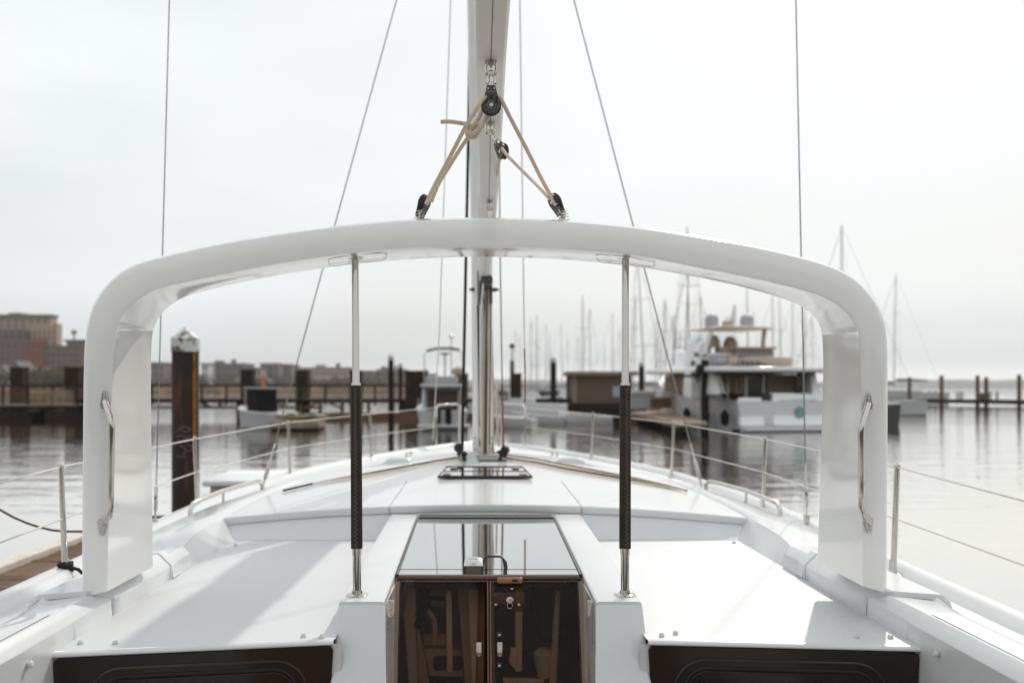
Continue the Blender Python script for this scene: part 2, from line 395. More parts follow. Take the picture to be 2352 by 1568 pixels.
def far_building(name, label, cat, x0, x1, y, h, m, floors, cols, depth=30, base=1.5, roof=None, setback=None, group=None):
    t = thing(name, label, cat, ((x0+x1)/2, y, base), group=group)
    MB().box((x0, y, base-1), (x1, y+depth, base+h)).obj('wall', m, t, smooth=False)
    r = MB().box((x0-.6, y-.6, base+h), (x1+.6, y+depth+.6, base+h+.9)).obj('roof', roof or ROOFG, t, smooth=False)
    if (x1-x0) > 12:
        q = (x1-x0)
        MB().box((x0+q*.12, y+3, base+h+.9), (x0+q*.34, y+10, base+h+2.6)).obj('roof_house', m, t, smooth=False)
        MB().box((x0+q*.62, y+2, base+h+.9), (x0+q*.70, y+8, base+h+3.4)).obj('stair_tower', ROOFG, t, smooth=False)
    wx = (x1-x0)/cols; fh = h/floors
    wm = None
    for i in range(cols):
        for j in range(floors):
            cx_ = x0 + (i+.5)*wx; cz = base + (j+.55)*fh
            if wm is None:
                o = MB().box((cx_-wx*.22, y-.12, cz-fh*.25), (cx_+wx*.22, y+.02, cz+fh*.25)).obj('window', WINF, t, smooth=False)
                wm = o; c0 = (cx_, cz)
            else:
                o = wm.copy(); C.objects.link(o); o.parent = t; o.location = (cx_-c0[0], 0, cz-c0[1])
    return t
def gable_house(label, x0, x1, y, h, rh, m, roofm, group=None):
    t = thing('waterfront_house', label, 'house', ((x0+x1)/2, y, 1.5), group=group)
    MB().box((x0, y, 0.5), (x1, y+10, 1.5+h)).obj('wall', m, t, smooth=False)
    xc = (x0+x1)/2
    MB().prism([(x0-.5, y-.5, 1.5+h), (x1+.5, y-.5, 1.5+h), (xc, y-.5, 1.5+h+rh)], (0, 11, 0)).obj('roof', roofm, t, smooth=False)
    for k in (-1, 1):
        MB().box((xc+k*(x1-x0)*.22-.7, y-.1, 1.5+h*.35), (xc+k*(x1-x0)*.22+.7, y+.02, 1.5+h*.75)).obj('window', WINF, t, smooth=False)
    return t
def tree(label, x, y, h, r, group):
    t = thing('shore_tree', label, 'tree', (x, y, 1.6), group=group)
    MB().tube([(x,y,1.2),(x+.1*r,y,1.6+h*.45),(x-.05*r,y,1.6+h*.75)], [r*.12, r*.08, r*.03], 6).obj('trunk', BARK, t)
    mb = MB()
    for k in range(150):
        a = random.uniform(0, 2*math.pi); q = random.random()**.4; e = random.uniform(-1, 1)
        rr = r*q*math.sqrt(max(0, 1-e*e)) * (1+.25*math.sin(3*a+x))
        c = Vector((x + rr*math.cos(a), y + rr*math.sin(a), 1.6 + h*.6 + e*h*.42*q))
        s = r*random.uniform(.10,.24)
        d1 = Vector((random.uniform(-1,1), random.uniform(-1,1), random.uniform(-1,1))).normalized()*s
        d2 = d1.orthogonal().normalized()*s
        mb.add([c-d1-d2*.5, c+d1-d2*.5, c+d1*.6+d2, c-d1*.6+d2], [(0,1,2,3)])
    mb.obj('crown', LEAFY, t, smooth=False, flip=False)
    return t
def XU(u, Y): return CX + (u-1098)/F*Y
def ZV(v, Y): return H - (v-889)/F*Y

def town():
    random.seed(5)
    Y = 420
    # large stepped building left of frame
    t = thing('apartment_block', 'big stepped beige and red brick block on the far left shore', 'building', (XU(60, Y), Y, 1.5))
    def bx(u0, u1, v0, v1, y0, d, m, nm='wall'):
        return MB().box((XU(u0,Y), y0, ZV(v1,Y)), (XU(u1,Y), y0+d, ZV(v0,Y))).obj(nm, m, t, smooth=False)
    bx(-160, 118, 727, 770, Y, 6, BEIGE); bx(70, 138, 756, 812, Y-3, 5, BEIGE); bx(70, 127, 742, 756, Y+2, 5, BEIGE)
    bx(-160, 72, 758, 812, Y-6, 5, MAUVE); bx(-160, 80, 782, 870, Y-9, 5, MAUVE); bx(80, 122, 782, 870, Y-10, 5, BRICK)
    bx(122, 205, 795, 870, Y-8, 5, MAUVE); bx(168, 215, 786, 870, Y-7, 5, BEIGE)
    bx(-160, 120, 722, 727, Y-1, 8, ROOFG, 'roof'); bx(14, 44, 717, 722, Y+2, 8, BEIGE, 'penthouse'); bx(165, 215, 782, 786, Y-9, 8, ROOFG, 'roof')
    rows = [(737, -150, 112, 17), (749, -150, 66, 17)]
    proto = None
    def win(u, v, y, w=5, hh=6):
        nonlocal proto
        c = Vector((XU(u,Y), y, ZV(v,Y)))
        if proto is None:
            proto = MB().boxc(c, (w/F*Y, .2, hh/F*Y)).obj('window', WINF, t, smooth=False); proto['_c'] = list(c)
            return
        o = proto.copy(); C.objects.link(o); o.parent = t; o.location = c - Vector(proto['_c'])
    for v, u0, u1, st in rows:
        u = u0
        while u < u1: win(u, v, Y-.1); u += st/1.0
    for v in (764, 776, 788, 800):
        u = 76
        while u < 136:
            if not (v > 780 and u < 123): win(u, v, (Y-3.1))
            u += 11
    for v in (765, 775):
        u = -150
        while u < 64: win(u, v, Y-6.1); u += 15
    for v in (795, 812, 828):
        u = -150
        while u < 78: win(u, v, Y-9.1); u += 15
        u = 88
        while u < 120: win(u, v, Y-10.1); u += 12
        u = 128
        while u < 200: win(u, v+4, Y-8.1); u += 13
    del proto['_c']
    # flagpole-like lamp on the roof
    MB().tube([P(170, 786, Y-5), P(170, 768, Y-5)], .35, 6).lathe(P(170, 768, Y-5), [(.3,0),(1.6,.8),(.3,2)], 8).obj('roof_light', ROOFG, t)
    # low houses in front of it
    gable_house('white house with a gabled front at the far left edge', XU(-12,330), XU(22,330), 330, 5, 3.0, WHITEH, ROOFG)
    gable_house('white house with steep gables behind the first square pier post', XU(22,335), XU(52,335), 335, 5.5, 4.2, WHITEH, ROOFG)
    gable_house('grey roofed house right of the steep gabled white one', XU(62,340), XU(98,340), 340, 4.5, 3.0, BEIGE, ROOFG)
    gable_house('small brown house left of the arch foot on the far shore', XU(108,345), XU(140,345), 345, 3.6, 2.4, MAUVE, ROOFG)
    for i, (u, hh, wh) in enumerate([(100,7,'between the grey roofed house and the brown house'),(118,6,'left of the small brown house front'),(135,7.5,'right before the small brown house'),(152,6.5,'just left of the second square pier post'),(168,8,'behind the second square pier post'),(186,7,'touching the left leg of the arch'),(-4,6,'at the left edge of the picture'),(58,5,'between the steep gabled and grey roofed houses')]):
        tree('brown green tree on the shore ' + wh, XU(u,325), 325+i, hh, hh*.55, 'trees below the apartment block')
    # low skyline between the arch foot and the mast
    sky = [(345,375,834,MAUVE,'narrow grey block beside the big pile'),(375,415,840,BEIGE,'low beige block hidden partly by the big pile'),
           (462,478,836,WHITEH,'pale narrow block just right of the big pile'),(480,560,836,MAUVE,'long grey mauve block right of the big pile'),
           (560,600,846,BEIGE,'low beige block behind the boat canopy'),(598,640,836,MAUVE,'taller mauve block behind the dinghy'),
           (640,668,838,MAUVE,'brown block left of the inner shroud'),(668,706,846,BEIGE,'low pale block behind the inner shroud'),
           (712,806,846,PINK,'long pinkish warehouse left of the leather wrapped pole'),(826,856,853,MAUVE,'small grey shed right of the left pole'),
           (866,930,850,MAUVE,'low grey building with flat roof near the pilings'),(935,1000,860,BEIGE,'low beige building behind the cabin cruiser')]
    for i, (u0, u1, v, m, lb) in enumerate(sky):
        Yk = 590 + 17*(i % 4)
        far_building('far_building', lb, 'building', XU(u0,Yk), XU(u1,Yk), Yk, ZV(v,Yk)-2.2, m, 2 if v > 840 else 3, max(3, int((u1-u0)/9)), base=2.0)
    hs = [(470,18,'just right of the big pile'),(505,15,'below the left part of the long mauve block'),(538,20,'before the right part of the long mauve block'),(588,16,'left of the inner shroud by the canopy'),(612,14,'behind the covered console'),(655,18,'just left of the slanting inner shroud'),(735,15,'before the pinkish warehouse at its left'),(778,17,'before the pinkish warehouse at its right'),(845,16,'just right of the left pole'),(885,15,'left of the white capped piling'),(935,18,'right of the white capped piling')]
    for i, (u, wd, wh) in enumerate(hs):
        Yh = 545 + 13*(i % 3)
        gable_house('small gabled house ' + wh, XU(u-wd/2,Yh), XU(u+wd/2,Yh), Yh, 3.0+.5*(i%3), 1.8+.4*(i%2), (WHITEH, BEIGE, PINK, MAUVE)[i%4], (ROOFG, BRICK)[i%2], group='houses along the far bank')
    names = ['the narrow grey block','the block half hidden by the big pile','the pale narrow block','the long grey mauve block','the beige block by the canopy','the mauve block behind the dinghy','the brown block by the inner shroud','the pale block behind the inner shroud','the pinkish warehouse','the small grey shed','the flat roofed grey building']
    for i, (u0, u1, v, m, lb) in enumerate(sky[:11]):
        for k, side in ((0, 'left'), (1, 'right')):
            for q, wh in ((0, 'end'), (1, 'part')):
                if q == 1 and (u1-u0) < 45: continue
                f = (.12 if k == 0 else .88) if q == 0 else (.36 if k == 0 else .64)
                u = u0 + (u1-u0)*f + random.uniform(-2,2); Yt = 548 + random.uniform(-15,20)
                tree(f'small dark tree before the {side} {wh} of {names[i]}', XU(u,Yt), Yt, random.uniform(4,7.5), random.uniform(3,4.6), 'trees along the low skyline')
town()

# ------------------------------------------------------------------ pier, pilings, docks
WOODD = mat('dark_wet_wood', (0.018, 0.010, 0.006), 0.85, noise=((0.042, 0.024, 0.013), 3.0, 5, 0.4, 0.7))
WOODM = mat('weathered_wood', (0.15, 0.085, 0.045), 0.85, noise=((0.11, 0.07, 0.045), 2.0, 5, 0.4, 0.7))
WOODL = mat('pale_deck_wood', (0.36, 0.27, 0.20), 0.85, noise=((0.22, 0.15, 0.10), 2.0, 4, 0.4, 0.7))
PILE = mat('black_pile', (0.010, 0.007, 0.005), 0.7, noise=((0.022, 0.014, 0.009), 2.5, 4, 0.4, 0.7))
CAPW = mat('white_pile_cap', (0.60, 0.60, 0.60), 0.6, noise=((0.16, 0.11, 0.09), 7.0, 4, 0.51, 0.58))
RUSTP = mat('rusty_steel_pile', (0.030, 0.018, 0.011), 0.75, noise=((0.28, 0.085, 0.018), 0, 0, 0, 1))
def rusty():
    m = bpy.data.materials.new('rusty_pile_steel'); m.use_nodes = True; t = m.node_tree; b = t.nodes['Principled BSDF']; b.inputs['Roughness'].default_value = 0.75
    co = t.nodes.new('ShaderNodeTexCoord'); mp_ = t.nodes.new('ShaderNodeMapping'); mp_.inputs['Scale'].default_value = (5.5, 5.5, 0.7)
    t.links.new(co.outputs['Object'], mp_.inputs[0])
    n = t.nodes.new('ShaderNodeTexNoise'); n.inputs['Scale'].default_value = 1.3; n.inputs['Detail'].default_value = 6
    t.links.new(mp_.outputs[0], n.inputs['Vector'])
    r = t.nodes.new('ShaderNodeValToRGB'); r.color_ramp.elements[0].position = .56; r.color_ramp.elements[0].color = (.014,.008,.005,1)
    r.color_ramp.elements[1].position = .80; r.color_ramp.elements[1].color = (.13,.045,.014,1)
    t.links.new(n.outputs['Fac'], r.inputs[0]); t.links.new(r.outputs[0], b.inputs['Base Color'])
    return m
RUSTP = rusty()
GRAF = mat('grey_chalk_paint', (0.17, 0.14, 0.135), 0.9)

def dock_wood(o): pass
PY = 72.0
def pier():
    t = thing('pier', 'long dark timber pier with slatted railing crossing the harbour behind the boats', 'pier', (XU(500,PY), PY, 0))
    def xu(u): return XU(u, PY)
    def zv(v): return ZV(v, PY)
    # deck beams
    MB().box((xu(-260), PY-1.2, zv(940)), (xu(192), PY+2.2, zv(931))).obj('deck', WOODD, t, smooth=False)
    MB().box((xu(-260), PY-1.3, zv(931)+.004), (xu(192), PY+2.2, zv(928))).obj('deck_board', WOODL, t, smooth=False)
    MB().box((xu(192), PY-.9, zv(924)), (xu(1450), PY+1.6, zv(917))).obj('deck', WOODD, t, smooth=False)
    MB().box((xu(192), PY-1.0, zv(917)+.004), (xu(1450), PY+1.6, zv(915))).obj('deck_board', WOODM, t, smooth=False)
    MB().box((xu(-260), PY-1.25, zv(888)), (xu(1060), PY-1.12, zv(883))).obj('rail_cap', WOODD, t, smooth=False)
    MB().box((xu(-260), PY+1.9, zv(888)), (xu(1060), PY+2.03, zv(883))).obj('rail_cap', WOODD, t, smooth=False)
    # railing posts
    u = -255; proto = None
    while u < 1060:
        if proto is None:
            proto = MB().box((xu(u)-.07, PY-1.24, zv(930)), (xu(u)+.07, PY-1.13, zv(886))).obj('rail_post', WOODD, t, smooth=False); u0 = u
        else:
            o = proto.copy(); C.objects.link(o); o.parent = t; o.location = (xu(u)-xu(u0), 0, 0)
        u += 56
    mb = MB(); u = -255
    while u < 1060:
        lo = 929 if u < 192 else 916
        mb.box((xu(u)-.017, PY-1.20, zv(lo)), (xu(u)+.017, PY-1.15, zv(887)))
        u += 4.6
    mb.obj('picket', WOODM, t, smooth=False, kind='stuff')
    # boards on the left landing, sunlight put into their paler wood colour
    for k, v in enumerate((897, 905, 913, 921)):
        MB().box((xu(128), PY-1.4, zv(v+4.5)), (xu(186), PY-1.36, zv(v))).obj('fence_board', WOODL, t, smooth=False)
    # under-deck piles and floating landing at the left
    for u in (-180,-90,-20,12,100,112,192,212):
        MB().cyl((xu(u), PY+random.uniform(-.6,1.6), -1), (xu(u), PY, zv(936)), .24, 10).obj('pile', WOODD, t)
    MB().box((xu(-260), PY-1.6, -.3), (xu(92), PY+3.4, zv(944))).obj('float', WOODD, t, smooth=False)
    MB().box((xu(128), PY-1.8, -.3), (xu(200), PY+3.4, zv(943))).obj('float', WOODD, t, smooth=False)
    MB().box((xu(200), PY-1.8, -.3), (xu(440), PY+.4, zv(943))).obj('float', WOODD, t, smooth=False) if False else None
    # truss below the walkway (right of the big pile)
    ch = MB()
    ch.box((xu(345), PY-1.0, zv(938)), (xu(735), PY-.85, zv(934)))
    ch.box((xu(345), PY+1.5, zv(938)), (xu(735), PY+1.6, zv(934)))
    ch.obj('lower_chord', WOODM, t, smooth=False)
    for (a, b, s) in ((470, 500, 1), (596, 560, -1), (640, 668, 1), (735, 705, -1), (760, 790, 1)):
        MB().tube([(xu(a), PY-.95, zv(924)), (xu(b), PY-.95, zv(936))], .09, 6).obj('brace', WOODM, t)
    for u in (480, 513, 590, 660, 695, 740, 790, 850, 905, 960, 1030):
        MB().box((xu(u)-.12, PY-.98, zv(958 if u > 690 else 938)), (xu(u)+.12, PY-.8, zv(922))).obj('post', WOODM, t, smooth=False)
    for u in (545, 700, 820, 930, 1060, 1150, 1240, 1330):
        MB().cyl((xu(u), PY+.8, -1), (xu(u), PY+.8, zv(922)), .26, 10).obj('pile', WOODD, t)
    # low float running to the right of the mast
    MB().box((xu(700), PY-3.2, -.3), (xu(1100), PY-1.4, zv(946))).obj('float', WOODM, t, smooth=False)
pier()

def square_post(u, v, wpx, Y, label, m=WOODD):
    wdt = wpx/F*Y
    t = thing('fender_post', label, 'post', (XU(u,Y), Y, 0), rz=R(-4), group='square timber posts along the pier')
    MB().box((-wdt*.42, -wdt*.42, -1), (wdt*.42, wdt*.42, ZV(v,Y)-.1)).obj('post', m, t, smooth=False, local=True)
    MB().box((-wdt*.46, -wdt*.46, ZV(v,Y)-.1), (wdt*.46, wdt*.46, ZV(v,Y))).obj('cap', WOODD, t, smooth=False, local=True)
for u, v, wp, Yk, lb in [(-30, 843, 34, 74.4, 'square brown pier post outside the left edge'), (45, 843, 36, 74.4, 'leftmost square brown pier post before the white houses'), (172, 843, 40, 74.4, 'square brown pier post just left of the arch'),
        (570, 848, 33, 74.4, 'square brown pier post left of the boat canopy'), (696, 850, 33, 74.4, 'square brown pier post left of the leather wrapped pole'),
        (819, 850, 30, 74.4, 'square brown pier post right behind the left pole'), (957, 851, 56, 71, 'wide brown pier post left of the cabin cruiser'),
        (1060, 857, 34, 76, 'brown pier post between cabin cruiser and mast'), (1186, 857, 28, 74, 'square brown post right of the mast'), (1310, 858, 22, 74, 'square brown post at the left end of the dock house')]:
    square_post(u, v, wp, Yk, lb)

def piling(u, vtop, wpx, Y, label, cap=True, lamp=False):
    r = wpx/2/F*Y; zt = ZV(vtop, Y)
    t = thing('piling', label, 'piling', (XU(u,Y), Y, 0), group='round pilings in the harbour')
    x = XU(u, Y)
    MB().cyl((x, Y, -1.5), (x, Y, zt-2.2*r if cap else zt), r, 14).obj('shaft', PILE, t)
    if cap: MB().lathe((x, Y, 0), [(r*1.08, zt-2.4*r), (r*1.08, zt-.9*r), (r*.05, zt)], 14).obj('cap', CAPW, t)
    if lamp: MB().cyl((x, Y, zt-.02), (x, Y, zt+1.0), .05, 6).lathe((x, Y, zt+1.0), [(.06,0),(.2,.05),(.2,.3),(.05,.42)], 10).obj('lamp', WOODD, t)
for a in [(898, 812, 13, 60, 'black piling with white cap right of the left pole'), (920, 832, 10, 86, 'slim grey piling beside the white capped one'),
          (1176, 828, 9, 82, 'dark piling with a lamp on top right of the mast', False, True), (1271, 817, 14, 66, 'black white capped piling left of the dock house'),
          (1363, 852, 10, 88, 'short dark piling top above the dock house roof', False), (1473, 828, 12, 78, 'black piling right of the right pole'),
          (1619, 805, 18, 52, 'tall black piling with white cap beside the motor yacht')]:
    piling(*a)
# box on the tall piling
tb = thing('power_box', 'dark box and bracket fixed to the tall piling', 'box', P(1606, 845, 51.7))
MB().prism([P(1600, 860, 51.5), P(1618, 860, 51.5), P(1618, 838, 51.5), P(1606, 836, 51.5)], (0, .6, 0)).obj('box', PILE, tb, smooth=False)
MB().boxc(P(1588, 863, 51.8), (.9, .3, .14)).obj('bracket', PILE, tb, smooth=False)

def big_pile():
    Y = 13.6; x = XU(426, Y); r = 31.5/F*Y
    t = thing('mooring_pile', 'thick rusty brown steel pile with a white pointed cap at the dock end', 'pile', (x, Y, 0))
    zt = ZV(750, Y); z1 = ZV(777, Y); z2 = ZV(808, Y)
    MB().cyl((x, Y, -1.5), (x, Y, z2), r*.97, 24).obj('shaft', RUSTP, t)
    MB().lathe((x, Y, 0), [(r*1.02, z2), (r*1.02, z1), (r*.8, z1+.03), (.012, zt)], 24).obj('cap', CAPW, t, angle=25)
    # rust weld seam on the right flank
    a = R(-38)
    MB().boxc((x + r*.95*math.cos(a), Y + r*.95*math.sin(a), (z2+ZV(1060,Y))/2), (.05, .03, z2-ZV(1060,Y)), rz=a).obj('seam', mat('orange_rust', (0.42, 0.16, 0.03), 0.85, noise=((0.20,0.07,0.02), 6, 4, .45, .65)), t)
    # scrawled chalk marks on the face
    g = []
    strokes = [[(408,984),(420,980),(432,982),(438,985)],[(405,990),(414,986),(425,992),(436,988)],[(404,1003),(414,1000),(425,1005),(437,1002)],[(408,1010),(418,1015),(430,1008)],
               [(412,1022),(424,1028),(427,1036),(420,1042)],[(430,1020),(440,1026),(438,1034),(430,1036)],[(406,1047),(416,1049),(426,1047)]]
    mb = MB()
    for st in strokes:
        pts = []
        for u, v in st:
            xx = XU(u, Y-r); dx = max(-r*.95, min(r*.95, xx-x)); yy = Y - math.sqrt(max(0, r*r-dx*dx)) - .003
            pts.append((xx, yy, ZV(v, Y-r)))
        mb.tube(pts, .009, 5)
    mb.obj('chalk_mark', GRAF, t)
big_pile()

# near floating dock, left of the boat
PLANK = mat('dock_plank', (0.15, 0.10, 0.072), 0.8, noise=((0.085, 0.045, 0.028), 3.5, 6, 0.38, 0.68), bump=(30, .4, .004))
PLANK2 = mat('dock_plank_worn', (0.19, 0.13, 0.095), 0.85, noise=((0.12, 0.065, 0.04), 4.0, 6, 0.38, 0.68), bump=(30, .4, .004))
DOCKW = mat('dock_edge_paint', (0.60, 0.56, 0.50), 0.8, noise=((0.46, 0.38, 0.29), 3.0, 5, 0.5, 0.75))
def near_dock():
    zt = 0.5; x0, x1, y0, y1 = -4.62, -2.16, -2.0, 13.4
    t = thing('floating_dock', 'floating dock of brown planks with a whitish edge board left of the sailboat', 'dock', (-3.4, 5.0, 0))
    MB().box((x0+.1, y0, -.35), (x1, y1, zt-.06)).obj('float', WOODD, t, smooth=False)
    MB().box((x0-.10, y0, zt-.16), (x0+.06, y1, zt+.055)).obj('edge_board', DOCKW, t, smooth=False, bevel=.012)
    MB().box((x0+.06, y1, zt-.2), (x1, y1+.06, zt+.02)).obj('edge_board', WOODM, t, smooth=False)
    protos = []
    for k in range(3):
        protos.append(MB().box((x0+.075, y0+.004, zt-.06+.002), (x1, y0+.145, zt-.003*k)).obj('plank', (PLANK, PLANK2, PLANK)[k], t, smooth=False, bevel=.004, seg=1))
    n = int((y1-y0)/.15)
    for i in range(n):
        if i < 3: protos[i].location = (0, i*.15, 0); continue
        o = protos[random.choice((0,0,1,2))].copy(); C.objects.link(o); o.parent = t; o.location = (0, i*.15, random.uniform(-.004,.003))
near_dock()
def dock_box():
    DB = mat('fibreglass_dock_box', (0.46, 0.44, 0.44), 0.5, var=.03)
    DL = mat('white_box_lid', (0.72, 0.73, 0.73), 0.4, var=.02)
    x0, x1, y0, y1 = XU(492, 11.5), XU(676, 11.5), 11.3, 12.1
    zt = ZV(1098, 11.5)
    t = thing('dock_box', 'white fibreglass dock box with an overhanging lid behind the left grab rail', 'dock box', ((x0+x1)/2, 11.7, .5))
    MB().box((x0, y0, .5), (x1, y1, zt-.06)).obj('body', DB, t, bevel=.03)
    MB().loft([[(x0-.07,y0-.06,zt-.07),(x1+.07,y0-.06,zt-.07),(x1+.07,y1+.06,zt-.07),(x0-.07,y1+.06,zt-.07)],
               [(x0-.07,y0-.06,zt-.01),(x1+.07,y0-.06,zt-.01),(x1+.07,y1+.06,zt-.01),(x0-.07,y1+.06,zt-.01)],
               [(x0+.06,y0+.09,zt+.05),(x1-.06,y0+.09,zt+.05),(x1-.06,y1-.09,zt+.05),(x0+.06,y1-.09,zt+.05)]], closed=True, caps=True).obj('lid', DL, t, bevel=.015)
dock_box()
# dark mooring line sagging over the water at the left
pts = [P(u, v, 5.4) for u, v in ((-150,1075),(-60,1133),(0,1170),(30,1187),(60,1200),(90,1210),(120,1217),(155,1220),(188,1220),(215,1218),(238,1212))]
tag(MB().tube(pts, .0065, 8).obj('mooring_line', mat('weathered_dark_rope', (.13,.10,.08), .9)), 'dark mooring line sagging across the water left of the arch', 'rope')

# dock house
def dock_house():
    Y = 70; t = thing('dock_house', 'windowless brown dock house with a wide flat roof on the right float', 'shed', (XU(1370,Y), Y, 0))
    W = mat('brown_siding', (0.15, 0.105, 0.08), 0.9, var=.06, vscale=.8)
    x0, x1 = XU(1316,Y), XU(1452,Y)
    MB().box((x0, Y, ZV(925,Y)), (x1, Y+3.5, ZV(862,Y))).obj('wall', W, t, smooth=False)
    MB().box((x0-.35, Y-.5, ZV(862,Y)), (x1+.35, Y+4, ZV(853,Y))).obj('roof', mat('tan_roof', (.26,.17,.12), .9), t, smooth=False)
    MB().box((x0-.003, Y-.03, ZV(925,Y)), (x0+.25, Y, ZV(864,Y))).obj('corner_board', WOODL, t, smooth=False)
    MB().boxc((XU(1423,Y), Y-.03, ZV(899,Y)), (.95, .05, .75)).obj('sign', mat('blue_grey_sign', (.36,.40,.50), .6), t, smooth=False)
    # float it stands on
    MB().box((XU(1100,Y), Y-2.0, -.3), (XU(1475,Y), Y+5, ZV(925,Y)-.004)).obj('float', WOODD, t, smooth=False)
    MB().box((XU(1100,Y), Y-2.05, ZV(934,Y)), (XU(1275,Y), Y-2.0, ZV(928,Y))).obj('edge_board', WOODL, t, smooth=False)
dock_house()
def far_docks():
    # dock finger right of the dock house with small things on it
    Y = 56
    t = thing('dock_finger', 'planked dock finger running toward the motor yacht', 'dock', (XU(1530,Y), Y, 0))
    zq = .45
    def G(u, v): Yg = (H-zq)*F/(v-889); return (XU(u,Yg), Yg, zq)
    MB().add([G(1448,951), G(1560,979), G(1625,977), G(1530,948)], [(0,1,2,3)]).obj('deck', WOODL, t, smooth=False, solid=.16)
    MB().tube([G(1449,951.5), G(1560,978)], .09, 4).obj('edge_board', WOODL, t)
    MB().box((XU(1452,68), 66, -.3), (XU(1600,68), 70, .55)).obj('float', WOODM, t, smooth=False)
    bt = thing('utility_box', 'pale grey utility box on the dock right of the right pole', 'box', P(1475, 935, 62))
    MB().boxc(P(1474, 918, 62), (1.55, .9, 1.15)).obj('body', mat('pale_grey_box', (.42,.42,.44), .7), bt, smooth=False)
    MB().boxc(P(1474, 900.5, 62), (1.75, 1.1, .2)).obj('lid', mat('pale_lid', (.62,.60,.57), .7), bt, smooth=False)
    bt = thing('utility_box', 'squat brown box with a pale top further along the dock', 'box', P(1518, 935, 60))
    MB().boxc(P(1518, 924, 60), (1.15, .8, .7)).obj('body', WOODM, bt, smooth=False)
    MB().boxc(P(1516, 913, 60), (1.5, 1.0, .12)).obj('lid', WOODL, bt, smooth=False)
    # outer breakwater dock at the right
    Y = 125
    t = thing('breakwater_dock', 'long low breakwater dock with tall piles across the right side', 'dock', (XU(2200,Y), Y, 0))
    MB().prism([(XU(2052,132), 132, .25), (XU(2052,132), 132, .75), (XU(2560,112), 112, .75), (XU(2560,112), 112, .1)], (0, 1.6, 0)).obj('float', WOODD, t, smooth=False)
    for u, v, wd in ((2092,866,8),(2166,862,9),(2249,862,9),(2269,866,9),(2345,860,9),(2430,860,9)):
        Yp = 132 - (u-2052)/508*20
        MB().cyl((XU(u,Yp), Yp+.4, -1), (XU(u,Yp), Yp+.4, ZV(v,Yp)), wd/2/F*Yp, 10).obj('pile', WOODM, t)
    for u in (2140,2153,2214,2280,2296,2205,2120):
        Yp = 132 - (u-2052)/508*20
        MB().boxc((XU(u,Yp), Yp+.6, .75+.45), (.28,.28,.9)).boxc((XU(u,Yp), Yp+.6, 1.68), (.4,.4,.08)).obj('pedestal', WHITEH, t, smooth=False)
    MB().boxc((XU(2259,124), 124, 1.15), (1.3,.8,.8)).obj('locker', WOODM, t, smooth=False)
far_docks()

# ------------------------------------------------------------------ other boats
HULLW = mat('white_hull_paint', (0.62, 0.62, 0.62), 0.3, coat=.3, var=.03, vscale=.6)
HULLG = mat('grey_white_hull', (0.44, 0.43, 0.44), 0.4, var=.05, vscale=.6)
HULLB = mat('navy_hull', (0.045, 0.04, 0.045), 0.3)
MASTG = mat('grey_alloy_mast', (0.33, 0.32, 0.31), 0.4, 0.3)
GLASSD = mat('dark_boat_glass', (0.02, 0.02, 0.022), 0.1)
CANV = mat('dark_boat_canvas', (0.008, 0.006, 0.006), 0.85)
TEAL = mat('teal_lettering', (0.07, 0.20, 0.20), 0.6)
TAN = mat('tan_fabric', (0.46, 0.35, 0.26), 0.8)
STEELF = mat('pale_tubing', (0.5, 0.48, 0.46), 0.3, 0.6)

